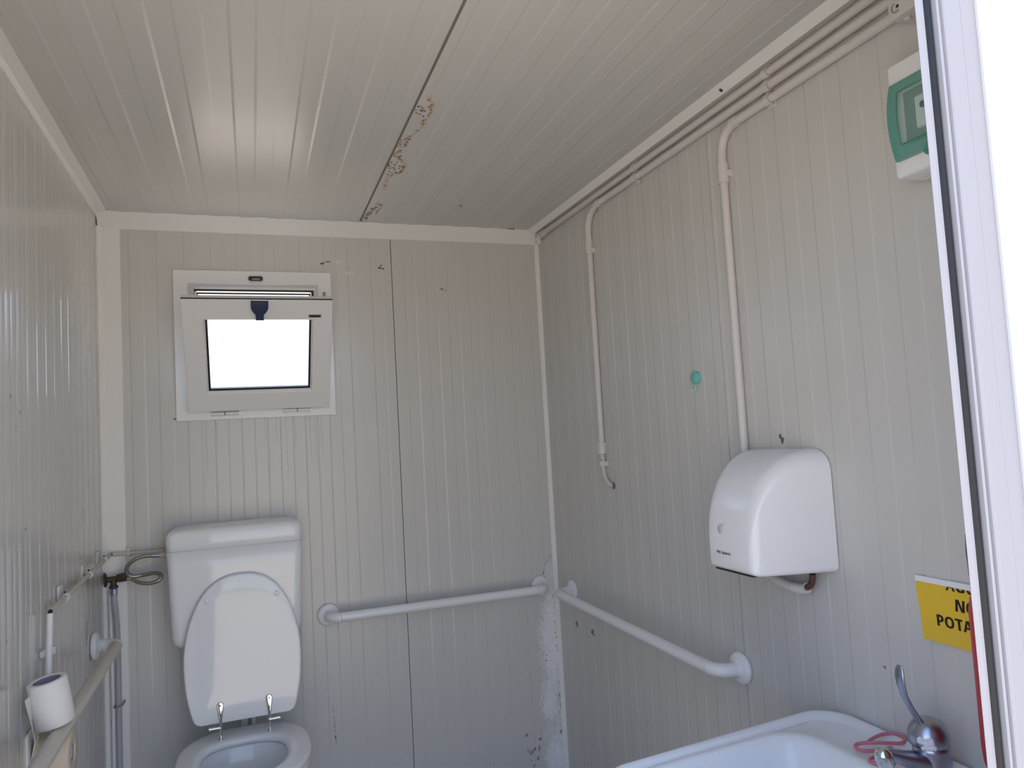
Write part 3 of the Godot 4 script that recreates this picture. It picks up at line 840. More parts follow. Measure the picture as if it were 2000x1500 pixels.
# ================================================================ pipes in the left corner
func build_left_corner() -> void:
	# thin pipe run along the wall
	var p0 := Vector3(L + 0.016, 0.868, 0.812)
	var p1 := Vector3(L + 0.016, 1.076, 0.775)
	var p2 := Vector3(L + 0.024, 1.1015, 0.022)
	var p3 := Vector3(-0.2415, 1.0975, 0.0135)
	var o := thing("thin_water_pipe", "thin cream pipe climbing the left wall and turning the corner to the cistern", "pipe", p2)
	var at := Transform3D(Basis.IDENTITY, -o.position)
	part("upright_pipe", tube([p0, p1 + Vector3(0, -0.003, 0.001)], 0.0068, 14).moved(at), M.white, o)
	part("sloping_pipe", tube([p1 + Vector3(0, 0.001, -0.006), p2 + Vector3(-0.001, 0, 0.004)], 0.0062, 14).moved(at), M.oldpvc, o)
	part("level_pipe", tube([p2 + Vector3(0.004, 0, -0.004), p3], 0.0062, 14).moved(at), M.oldpvc, o)
	part("dark_joint", tube([p1 + Vector3(0, -0.003, 0.001), p1 + Vector3(0, 0.001, -0.006)], 0.0050, 12).moved(at), M.dark, o)
	part("dark_joint", tube([p2 + Vector3(-0.001, 0, 0.004), p2 + Vector3(0.004, 0, -0.004)], 0.0056, 12).moved(at), M.dark, o)
	for t in [0.20, 0.57, 0.875]:
		var c := p1.lerp(p2, t)
		var dirn := (p2 - p1).normalized()
		var cl := box(Vector3(L + 0.0045, c.y + 0.010, c.z), Vector3(0.007, 0.038, 0.036), 0.0015)
		cl.join(tube([c - dirn * 0.008, c + dirn * 0.008], 0.0098, 12))
		var clip := part("pipe_clip", cl.moved(at), M.pvc, o)
		part("clip_screw", box(Vector3(c.x - 0.002, c.y + 0.0115, c.z), Vector3(0.004, 0.003, 0.008), 0.0008, Basis(Vector3.RIGHT, 0.6)).moved(at), M.dark, clip)
	var cb := box(Vector3(-0.362, 1.099, 0.009), Vector3(0.012, 0.034, 0.012), 0.002)
	cb.join(tube([Vector3(-0.368, 1.099, 0.0135), Vector3(-0.356, 1.099, 0.0135)], 0.0092, 12))
	part("pipe_clip", cb.moved(at), M.pvc, o)
	var cu := box(Vector3(L + 0.006, 0.991, 0.795), Vector3(0.010, 0.014, 0.030), 0.002)
	cu.join(tube([Vector3(L + 0.016, 0.983, 0.774), Vector3(L + 0.016, 0.999, 0.772)], 0.0098, 12))
	part("pipe_clip", cu.moved(at), M.pvc, o)

	# angle valve of tarnished brass
	var v := thing("angle_valve", "tarnished brown angle valve on the corner post beside the cistern", "valve", Vector3(-0.401, 1.027, 0.05))
	var vt := Transform3D(Basis.IDENTITY, -v.position)
	part("wall_plate", lathe([Vector2(0.023, 0.0), Vector2(0.0235, 0.003), Vector2(0.019, 0.006), Vector2(0.010, 0.0075)], vt * axis_to(Vector3(L + 0.010, 1.027, 0.05), Vector3(1, 0.06, 0)), 24), M.brass, v)
	var vb := tube([Vector3(L + 0.014, 1.0265, 0.05), Vector3(-0.385, 1.028, 0.05)], 0.009, 16)
	vb.join(tube([Vector3(-0.401, 1.026, 0.05), Vector3(-0.401, 1.004, 0.05)], 0.0085, 16))
	vb.join(lathe([Vector2(0.011, 0.0), Vector2(0.0125, 0.002), Vector2(0.0135, 0.012), Vector2(0.0135, 0.030), Vector2(0.011, 0.034)], axis_to(Vector3(-0.392, 1.028, 0.05), Vector3(1, 0.10, 0.1)), 8, -1))
	part("valve_body", vb.moved(vt), M.brass, v)
	part("collar", lathe([Vector2(0.0115, 0.0), Vector2(0.0135, 0.002), Vector2(0.0135, 0.007), Vector2(0.011, 0.009)], vt * axis_to(Vector3(-0.401, 1.007, 0.05), Vector3(0, -1, 0)), 20), M.blue, v)
	part("compression_nut", lathe([Vector2(0.0095, 0.0), Vector2(0.0105, 0.002), Vector2(0.0105, 0.020), Vector2(0.009, 0.022)], vt * axis_to(Vector3(-0.401, 0.999, 0.05), Vector3(0, -1, 0)), 8, -1), M.worn_chrome, v)
	part("outlet_nut", lathe([Vector2(0.008, 0.0), Vector2(0.0085, 0.003), Vector2(0.0085, 0.012), Vector2(0.006, 0.014)], vt * axis_to(Vector3(-0.360, 1.026, 0.058), Vector3(1, -0.05, 0.3)), 10, -1), M.chrome, v)

	# braided hose
	var path := spline([Vector3(-0.347, 1.025, 0.062), Vector3(-0.325, 1.012, 0.075), Vector3(-0.298, 1.007, 0.082), Vector3(-0.272, 1.011, 0.085), Vector3(-0.260, 1.022, 0.082), Vector3(-0.268, 1.033, 0.072), Vector3(-0.292, 1.035, 0.062), Vector3(-0.318, 1.031, 0.055), Vector3(-0.345, 1.031, 0.058), Vector3(-0.361, 1.045, 0.064), Vector3(-0.358, 1.066, 0.070), Vector3(-0.340, 1.083, 0.074), Vector3(-0.315, 1.092, 0.075), Vector3(-0.290, 1.0925, 0.075), Vector3(-0.262, 1.091, 0.075)], 0.005)
	var hz := thing("braided_hose", "grey braided hose looped between the brown valve and the cistern", "hose", path[0])
	var ht := Transform3D(Basis.IDENTITY, -hz.position)
	part("hose", tube(path, 0.0061, 12).moved(ht), M.steel, hz)
	part("hose_ferrule", tube([path[-1] + Vector3(-0.024, 0.001, 0), path[-1] + Vector3(0.002, 0, 0)], 0.0068, 14).moved(ht), M.worn_chrome, hz)
	part("hose_ferrule", tube([Vector3(-0.316, 1.0315, 0.056), Vector3(-0.290, 1.035, 0.0625)], 0.0068, 14).moved(ht), M.steel, hz)

	# grey supply pipe under the valve and the thin white one behind it
	var sp := spline([Vector3(-0.401, 0.978, 0.05), Vector3(-0.3985, 0.94, 0.047), Vector3(-0.3955, 0.88, 0.040), Vector3(-0.3950, 0.80, 0.034), Vector3(-0.396, 0.6, 0.030), Vector3(-0.397, 0.3, 0.030), Vector3(-0.397, 0.0, 0.030)], 0.03)
	var s1 := thing("supply_pipe", "grey plastic supply pipe running down the corner post from the valve", "pipe", Vector3(-0.397, 0, 0.03))
	part("pipe", tube(sp, 0.0085, 16).moved(Transform3D(Basis.IDENTITY, -s1.position)), lit(Color(0.70, 0.70, 0.72), 0.4), s1)
	var pc := MB.new()
	pc.join(tube(bent([Vector3(-0.4065, 0.628, 0.012), Vector3(-0.4085, 0.626, 0.041), Vector3(-0.3855, 0.630, 0.041), Vector3(-0.381, 0.634, 0.012)], 0.006, 5), 0.0030, 10))
	part("pipe_clip", pc.moved(Transform3D(Basis.IDENTITY, -s1.position)), M.steel, s1)
	var s2 := tube([Vector3(-0.4165, 0.985, 0.024), Vector3(-0.4135, 0.80, 0.024), Vector3(-0.4130, 0.6, 0.024), Vector3(-0.4135, 0.0, 0.024)], 0.0058, 12)
	tag(part("thin_riser", s2, M.white, self), "thin white pipe tight in the corner behind the grey supply pipe", "pipe")

# ================================================================ grab bars
func grab_bar(called: String, label: String, a: Vector3, b: Vector3, out: Vector3, off: float, mat: Material, elbow: Material) -> void:
	var o := thing(called, label, "grab bar", a, "wall grab bars")
	var at := Transform3D(Basis.IDENTITY, -a)
	var d := (b - a).normalized()
	var r := 0.0165
	var path := bent([a + out * 0.008, a + out * off, b + out * off, b + out * 0.008], 0.036, 10)
	var n := path.size()
	part("tube", tube(path.slice(11, n - 11), r, 28).moved(at), mat, o)
	part("elbow", tube(path.slice(0, 12), r + 0.0006, 28).moved(at), elbow, o)
	part("elbow", tube(path.slice(n - 12, n), r + 0.0006, 28).moved(at), elbow, o)
	for p in [a, b]:
		part("flange", lathe([Vector2(0.036, 0.0), Vector2(0.0385, 0.002), Vector2(0.0392, 0.008), Vector2(0.037, 0.013), Vector2(0.032, 0.0165), Vector2(0.024, 0.018), Vector2(0.0185, 0.020), Vector2(0.0172, 0.026), Vector2(0.0165, 0.026)], at * axis_to(p + out * 0.0015, out), 40), elbow, o)

func build_bars() -> void:
	M.bar = lit(Color(0.95, 0.948, 0.955), 0.2)
	M.oldbar = lit(Color(0.82, 0.79, 0.735), 0.35)
	grab_bar("grab_bar", "white grab bar on the back wall to the right of the toilet", Vector3(0.264, 0.8165, 0.0), Vector3(1.070, 0.8180, 0.0), Vector3(0, 0, 1), 0.072, M.bar, M.bar)
	grab_bar("grab_bar", "white grab bar along the right wall below the hand dryer", Vector3(W, 0.8190, 0.160), Vector3(W, 0.8080, 1.156), Vector3(-1, 0, 0), 0.072, M.bar, M.bar)
	grab_bar("grab_bar", "cream worn grab bar along the left wall beneath the standing paper roll", Vector3(L, 0.8625, 0.212), Vector3(L, 0.8600, 1.212), Vector3(1, 0, 0), 0.068, M.oldbar, M.bar)

# ================================================================ paper rolls
func paper_roll(called: String, label: String, x: Transform3D, r: float, core: float, h: float, mat: Material) -> void:
	var o := thing(called, label, "toilet roll", x.origin, "toilet paper rolls by the left grab bar")
	var xf := Transform3D(Basis.IDENTITY, -x.origin) * x
	var prof := [Vector2(core, 0.001), Vector2(core + 0.002, 0.0), Vector2(r - 0.003, 0.0), Vector2(r, 0.003), Vector2(r, h - 0.003), Vector2(r - 0.003, h), Vector2(core + 0.002, h), Vector2(core, h - 0.001), Vector2(core, 0.001)]
	var loops := []
	for q in prof: loops.append(circle(Vector3(0, q.y, 0), Vector3.RIGHT, Vector3.BACK, q.x, 48))
	part("paper", loft(loops, false).close().moved(xf), mat, o)
	var cl := []
	for q in [Vector2(core - 0.0003, 0.002), Vector2(core - 0.0003, h - 0.002), Vector2(core - 0.0013, h - 0.002), Vector2(core - 0.0013, 0.002), Vector2(core - 0.0003, 0.002)]:
		cl.append(circle(Vector3(0, q.y, 0), Vector3.RIGHT, Vector3.BACK, q.x, 36))
	part("cardboard_core", loft(cl, false).close().moved(xf), M.card, o)

func build_rolls() -> void:
	var upv := Vector3(-0.15, 0.97, 0.06).normalized()
	paper_roll("toilet_roll", "white paper roll standing tilted on top of the left grab bar", axis_to(Vector3(-0.3780, 0.8795, 0.940), upv), 0.0362, 0.0255, 0.093, M.paper)
	paper_roll("toilet_roll", "old beige paper roll below the left grab bar on its wall holder", axis_to(Vector3(-0.4275, 0.793, 0.870), Vector3(1, 0, 0)), 0.0485, 0.019, 0.066, M.oldpaper)
	var o := thing("roll_holder", "white wall holder with thin cover flap behind the two paper rolls", "holder", Vector3(L + 0.003, 0.80, 0.91))
	var at := Transform3D(Basis.IDENTITY, -o.position)
	part("wall_plate", plate(rrect(0.055, 0.06, 0.008), at * Transform3D(Basis(Vector3(0, 0, -1), Vector3.UP, Vector3.RIGHT), Vector3(L + 0.0015, 0.80, 0.870)), 0.004, 0.0015), M.white, o)
	part("spindle", tube([Vector3(L + 0.004, 0.793, 0.870), Vector3(-0.3660, 0.793, 0.870)], 0.016, 20).moved(at), M.white, o)
	var flap := []
	for q in [[0.800, 0.0065, -0.060], [0.822, 0.014, -0.046], [0.848, 0.0215, -0.030], [0.875, 0.0225, -0.012], [0.905, 0.022, 0.007], [0.935, 0.021, 0.026], [0.950, 0.021, 0.036]]:
		var p := PackedVector3Array()
		for z in [-0.014, 0.014]: p.append(Vector3(L + q[1], q[0], 0.950 + q[2] + z))
		for z in [0.014, -0.014]: p.append(Vector3(L + q[1] - 0.002, q[0], 0.950 + q[2] + z))
		flap.append(p)
	part("cover_flap", loft(flap, true, true, -1).close().moved(at), M.white, o)

# ================================================================ conduits on the right wall
func clip_shape(c: Vector3, along: Vector3, side: Vector3, r := 0.0100) -> MB:
	# a C-shaped snap clip standing on the right wall
	var mb := MB.new()
	mb.join(box(Vector3(W - 0.0025, c.y, c.z) , Vector3(0.004, 0, 0) + side.abs() * 0.040 + along.abs() * 0.018, 0.001))
	for s in [-1.0, 1.0]:
		var q: Vector3 = c + side * s * (r + 0.0022)
		mb.join(box(Vector3((W - 0.004 + c.x - 0.004) / 2, q.y, q.z), Vector3(W - c.x + 0.004, 0, 0) + side.abs() * 0.0030 + along.abs() * 0.015, 0.0008))
		var e: Vector3 = c + side * s * (r + 0.0065)
		mb.join(box(Vector3(W - 0.0075, e.y, e.z), Vector3(0.009, 0, 0) + side.abs() * 0.006 + along.abs() * 0.016, 0.001))
	var arc := []
	for i in 9:
		var a := PI * i / 8.0
		arc.append(c + side * cos(a) * (r + 0.002) + Vector3(-1, 0, 0) * sin(a) * (r + 0.002))
	for i in 8:
		var m: Vector3 = (arc[i] + arc[i + 1]) / 2
		var t: Vector3 = (arc[i + 1] - arc[i]).normalized()
		mb.join(box(m, Vector3(0.0055, 0.0034, 0.016), 0.0, Basis(t, along.cross(t), along)))
	return mb

func build_conduits() -> void:
	var r := 0.0100
	var xc := W - 0.0125
	var zb := 1.775
	var Y := Vector3.UP
	var Z := Vector3.BACK
	var specs := [
		["upper white conduit running under the ceiling trim into the far corner", 2.1975],
		["middle white conduit with a drop to the corrugated tail near the back corner", 2.1670],
		["lower white conduit bending down to the top of the hand dryer", 2.1355]]
	var drops := [0.0, 0.4885, 1.2420]
	for k in 3:
		var y: float = specs[k][1]
		var o := thing("conduit", specs[k][0], "conduit", Vector3(xc, y, 1.5), "white electrical conduits on the right wall")
		var at := Transform3D(Basis.IDENTITY, -o.position)
		if k == 0:
			part("level_tube", tube([Vector3(xc, y, 0.085), Vector3(xc, y, zb)], r, 20).moved(at), M.pvc, o)
			part("end_elbow", tube(bent([Vector3(xc, y, 0.100), Vector3(xc, y, 0.045), Vector3(xc + 0.004, y - 0.03, 0.040)], 0.014, 6), r + 0.0030, 20).moved(at), M.pvc, o)
			part("collar", tube([Vector3(xc, y, 0.096), Vector3(xc, y, 0.106)], r + 0.0042, 20).moved(at), M.pvc, o)
		else:
			var zd: float = drops[k]
			var by: float = 0.105 if k == 1 else 0.085
			var bz: float = 0.088 if k == 1 else 0.062
			part("level_tube", tube([Vector3(xc, y, zd + bz - 0.01), Vector3(xc, y, zb)], r, 20).moved(at), M.pvc, o)
			var path := spline([Vector3(xc, y, zd + bz), Vector3(xc, y - 0.004, zd + bz * 0.66), Vector3(xc, y - by * 0.18, zd + bz * 0.30), Vector3(xc, y - by * 0.45, zd + bz * 0.07), Vector3(xc, y - by * 0.75, zd), Vector3(xc, y - by, zd)], 0.006)
			part("bend", tube(path, r + 0.0008, 20).moved(at), M.pvc, o)
			part("collar", tube([Vector3(xc, y, zd + bz - 0.014), Vector3(xc, y, zd + bz + 0.004)], r + 0.0032, 20).moved(at), M.pvc, o)
			part("coupling", tube([Vector3(xc, y - by - 0.046, zd), Vector3(xc, y - by + 0.004, zd)], r + 0.0042, 20).moved(at), M.pvc, o)
			var foot: float = 1.362 if k == 1 else 1.338
			part("drop_tube", tube([Vector3(xc, y - by - 0.02, zd), Vector3(xc, foot, zd)], r, 20).moved(at), M.pvc, o)
			part("pipe_clip", clip_shape(Vector3(xc, 2.0265, zd), Y, Z).moved(at), M.pvc, o)
			if k == 1:
				part("coupling", tube([Vector3(xc, 1.333, zd), Vector3(xc, 1.372, zd)], r + 0.0045, 20).moved(at), M.pvc, o)
				var tail := spline([Vector3(xc, 1.336, zd), Vector3(xc, 1.30, zd + 0.001), Vector3(xc, 1.265, zd + 0.004), Vector3(xc + 0.001, 1.243, zd + 0.014), Vector3(xc + 0.006, 1.231, zd + 0.030), Vector3(xc + 0.0105, 1.2275, zd + 0.040)], 0.00125)
				var rr := []
				for i in tail.size(): rr.append(0.0076 + 0.0014 * sin(i * 1.57))
				part("corrugated_tail", tube(tail, rr, 16).moved(at), M.pvc, o)
				part("pipe_clip", clip_shape(Vector3(xc, 1.2995, zd), Y, Z, 0.0088).moved(at), M.pvc, o)
				part("hole_rim", lathe([Vector2(0.012, 0.0), Vector2(0.0125, 0.0006), Vector2(0.0095, 0.0012)], at * axis_to(Vector3(W - 0.0002, 1.227, zd + 0.042), Vector3(-1, 0, 0)), 20), lit(Color(0.45, 0.44, 0.43), 0.6), o)
		for zc in [0.825, 1.425]:
			if k == 2 and zc < 1.0: continue
			part("pipe_clip", clip_shape(Vector3(xc, y, zc), Z, Y).moved(at), M.pvc, o)

# ================================================================ electrical boxes
func build_boxes() -> void:
	# junction box at the end of the conduits
	var j := thing("junction_box", "white square junction box under the ceiling where the conduits end", "junction box", Vector3(W, 2.16, 1.84))
	var at := Transform3D(Basis.IDENTITY, -j.position)
	var face := Basis(Vector3(0, 0, -1), Vector3.UP, Vector3.RIGHT)   # plate built towards the wall
	var out := Basis(Vector3.BACK, Vector3.UP, Vector3.LEFT)          # x along z, y up, z into the room
	part("box_body", plate(rrect(0.055, 0.052, 0.005), at * Transform3D(out, Vector3(W - 0.0015, 2.157, 1.848)), 0.036, 0.002), M.pvc, j)
	part("box_cover", plate(rrect(0.0575, 0.0545, 0.006), at * Transform3D(out, Vector3(W - 0.038, 2.1575, 1.8480)), 0.019, 0.003), M.pvc, j)
	part("knockout_ring", tube(circle_path(Vector3(W - 0.0575, 2.121, 1.808), 0.0085, 1.9, 5.4), 0.0013, 8).moved(at), lit(Color(0.62, 0.59, 0.58), 0.5), j)
	part("cover_screw", lathe([Vector2(0.0028, 0), Vector2(0.0028, 0.001), Vector2(0.0005, 0.0014)], at * axis_to(Vector3(W - 0.0570, 2.1215, 1.8115), Vector3(-1, 0, 0)), 12), M.dark, j)
	part("corner_lug", tube([Vector3(W - 0.035, 2.112, 1.812), Vector3(W - 0.035, 2.098, 1.812)], 0.006, 12).moved(at), M.pvc, j)

	# distribution box with green door
	var o := thing("breaker_box", "white breaker box with green translucent door half hidden by the door jamb", "breaker box", Vector3(W, 1.92, 1.855))
	var bt := Transform3D(Basis.IDENTITY, -o.position)
	part("box_body", plate(rrect(0.079, 0.101, 0.008), bt * Transform3D(out, Vector3(W - 0.0015, 1.9235, 1.859)), 0.060, 0.005), M.enamel, o)
	part("bottom_rim", box(Vector3(W - 0.012, 1.8205, 1.862), Vector3(0.018, 0.004, 0.13), 0.001).moved(bt), M.pvc, o)
	# green cover: bowed in the upright section
	var cover := MB.new()
	var bow := func(y: float) -> float: return 0.0155 * (1.0 - pow((y - 1.918) / 0.072, 2.0) * 0.85)
	var z0 := 1.790; var z1 := 1.932
	var xf0 := W - 0.0615
	var wy0 := 1.873; var wy1 := 1.965; var wz0 := 1.810; var wz1 := 1.914
	var ys := []
	for i in 17: ys.append(lerpf(1.8505, 1.9855, i / 16.0))
	ys.append(wy0); ys.append(wy1); ys.sort()
	for i in ys.size() - 1:
		var ya: float = ys[i]; var yb: float = ys[i + 1]
		var xa: float = xf0 - 0.004 - bow.call(ya); var xb: float = xf0 - 0.004 - bow.call(yb)
		var spans := [[z0, z1]]
		if (ya + yb) / 2 > wy0 and (ya + yb) / 2 < wy1: spans = [[z0, wz0], [wz1, z1]]
		for s in spans:
			cover.quad_n(Vector3(xa, ya, s[0]), Vector3(xa, ya, s[1]), Vector3(xb, yb, s[1]), Vector3(xb, yb, s[0]), Vector3.LEFT)
		for z in [z0, z1]:
			cover.quad_n(Vector3(xa, ya, z), Vector3(xb, yb, z), Vector3(xf0, yb, z), Vector3(xf0, ya, z), Vector3(0, 0, z - 1.86))
	for y in [1.8505, 1.9855]:
		var xa: float = xf0 - 0.004 - bow.call(y)
		cover.quad_n(Vector3(xa, y, z0), Vector3(xa, y, z1), Vector3(xf0, y, z1), Vector3(xf0, y, z0), Vector3(0, y - 1.918, 0))
	var door := part("green_door", cover.moved(bt), M.green, o)
	door.set_meta("label", "green translucent bowed door")
	var pane := MB.new()
	for i in 10:
		var ya := lerpf(wy0, wy1, i / 10.0); var yb := lerpf(wy0, wy1, (i + 1) / 10.0)
		pane.quad_n(Vector3(xf0 - 0.002 - bow.call(ya), ya, wz0), Vector3(xf0 - 0.002 - bow.call(ya), ya, wz1), Vector3(xf0 - 0.002 - bow.call(yb), yb, wz1), Vector3(xf0 - 0.002 - bow.call(yb), yb, wz0), Vector3.LEFT)
	part("door_window", pane.moved(bt), M.greenpane, door)
	var rimm := MB.new()
	for z in [wz0, wz1]:
		var pts := []
		for i in 9:
			var y := lerpf(wy0, wy1, i / 8.0)
			pts.append(Vector3(xf0 - 0.0045 - bow.call(y), y, z))
		rimm.join(tube(pts, 0.0012, 8))
	for y in [wy0, wy1]:
		rimm.join(tube([Vector3(xf0 - 0.0045 - bow.call(y), y, wz0), Vector3(xf0 - 0.0045 - bow.call(y), y, wz1)], 0.0012, 8))
	part("window_rim", rimm.moved(bt), lit(Color(0.30, 0.58, 0.50), 0.2), door)
	part("finger_tab", plate(rrect(0.022, 0.010, 0.008), bt * Transform3D(out, Vector3(xf0 - 0.001, 1.8515, 1.866)), 0.006, 0.002), M.green, door)
	part("recess_shade_panel", box(Vector3(xf0 + 0.0005, 1.919, 1.862), Vector3(0.003, 0.092, 0.104), 0.0005).moved(bt), lit(Color(0.58, 0.62, 0.60), 0.5), o)  # grey panel added behind the window, recess shade put into its colour
	part("breaker", box(Vector3(xf0 - 0.0045, 1.9175, 1.872), Vector3(0.012, 0.055, 0.068), 0.002).moved(bt), M.enamel, o)
	var lever := box(Vector3(xf0 - 0.0130, 1.921, 1.866), Vector3(0.008, 0.020, 0.012), 0.003)
	lever.join(box(Vector3(xf0 - 0.0135, 1.925, 1.858), Vector3(0.007, 0.011, 0.014), 0.003))
	part("switch_lever", lever.moved(bt), M.latch, o)

func circle_path(c: Vector3, r: float, a0: float, a1: float) -> Array:   # arc in the plane of the right wall
	var o := []
	for i in 15:
		var a := lerpf(a0, a1, i / 14.0)
		o.append(c + Vector3(0, sin(a), cos(a)) * r)
	return o

# ================================================================ hand dryer
func build_dryer() -> void:
	var zc := 1.371
	var o := thing("hand_dryer", "rounded white hand dryer on the right wall", "hand dryer", Vector3(W, 1.22, zc))
	var at := Transform3D(Basis.IDENTITY, -o.position)
	var prof := [[0.003, 1.3510], [0.02, 1.3505], [0.04, 1.3480], [0.06, 1.3430], [0.08, 1.3350], [0.10, 1.3225], [0.12, 1.3050], [0.135, 1.2860], [0.147, 1.2650], [0.156, 1.2440], [0.162, 1.2270], [0.1665, 1.2080], [0.1695, 1.1900], [0.1712, 1.1720], [0.1720, 1.1550]]
	var loops := []
	var last := prof.size() - 1
	for i in prof.size():
		var d: float = prof[i][0]
		var yt: float = prof[i][1]
		var f := clampf((d - 0.150) / 0.022, 0.0, 1.0)
		var hw := 0.1365 - 0.345 * d - 0.012 * (1.0 - sqrt(maxf(0.0, 1.0 - f * f)))
		var yb := 1.0945 + 0.012 * (1.0 - sqrt(maxf(0.0, 1.0 - f * f)))
		var rt: float = lerpf(0.046, 0.028, d / 0.172)
		var rb: float = lerpf(0.018, 0.007, d / 0.172)
		var p := PackedVector3Array()
		var q := [[hw - rt, yt - rt, rt, 0.0], [-(hw - rt), yt - rt, rt, PI / 2], [-(hw - rb), yb + rb, rb, PI], [hw - rb, yb + rb, rb, PI * 1.5]]
		for k in 4:
			for s in 9:
				var a: float = q[k][3] + PI / 2 * s / 8.0
				p.append(Vector3(W - d, q[k][1] + sin(a) * q[k][2], zc + q[k][0] + cos(a) * q[k][2]))
			# a few points down the straight side, so that the front bulges a little
		loops.append(p)
	var cv := loft(loops, true)
	for i in cv.g.size():
		if cv.g[i] == 51: cv.g[i] = 0
	part("cover", cv.close().moved(at), M.enamel, o)
	part("base_plate", extr([Vector2(W - 0.004, zc - 0.118), Vector2(W - 0.160, zc - 0.068), Vector2(W - 0.160, zc + 0.058), Vector2(W - 0.004, zc + 0.100)], func(p, t): return Vector3(p.x, t, p.y), 1.0915, 1.0975).moved(at), M.dark, o)
	# lettering and sticker trace on the front
	var tm := TextMesh.new()
	tm.text = "PHL Systems"
	var sf := SystemFont.new(); sf.font_names = PackedStringArray(["Droid Sans"])
	tm.font = sf; tm.font_size = 24; tm.pixel_size = 0.00036; tm.depth = 0.0008
	var t := MeshInstance3D.new(); t.name = "lettering"; t.mesh = tm; t.material_override = M.ink
	t.transform = Transform3D(Basis(Vector3.BACK, Vector3.UP, Vector3.LEFT), at * Vector3(W - 0.1723, 1.1340, zc - 0.018))
	o.add_child(t, true)
	var ns := FastNoiseLite.new(); ns.seed = 3; ns.frequency = 0.05
	var poly := PackedVector2Array()
	for i in 24:
		var a := TAU * i / 24
		poly.append(Vector2(cos(a) * 0.015, sin(a) * 0.016) * (0.85 + 0.25 * sin(a * 2.0 + 0.7) + 0.12 * sin(a * 3.0)))
	part("glue_stain", plate(poly, at * Transform3D(Basis(Vector3.BACK, Vector3.UP, Vector3.LEFT) * Basis(Vector3.RIGHT, -0.085), Vector3(W - 0.1698, 1.186, zc - 0.022)), 0.0006, 0.0003, 1), lit(Color(0.90, 0.885, 0.85), 0.35), o)
	# corrugated hose and brown cable below
	var hp := spline([Vector3(W - 0.075, 1.0885, 1.316), Vector3(W - 0.062, 1.082, 1.325), Vector3(W - 0.042, 1.063, 1.352), Vector3(W - 0.030, 1.052, 1.385), Vector3(W - 0.026, 1.050, 1.415), Vector3(W - 0.028, 1.055, 1.437)], 0.0010)
	var rr := []
	for i in hp.size(): rr.append(0.0096 + 0.0018 * sin(i * 1.0))
	var h := thing("corrugated_hose", "white corrugated hose sagging under the hand dryer with brown cable in its end", "hose", hp[0])
	var ht := Transform3D(Basis.IDENTITY, -h.position)
	part("hose", tube(hp, rr, 18).moved(ht), M.pvc, h)
	var br := part("brown_cable", tube(spline([Vector3(W - 0.0275, 1.053, 1.425), Vector3(W - 0.029, 1.060, 1.445), Vector3(W - 0.030, 1.073, 1.456), Vector3(W - 0.031, 1.0885, 1.460)], 0.004), 0.0066, 14).moved(ht), M.brown, h)
	br.set_meta("label", "brown cable")

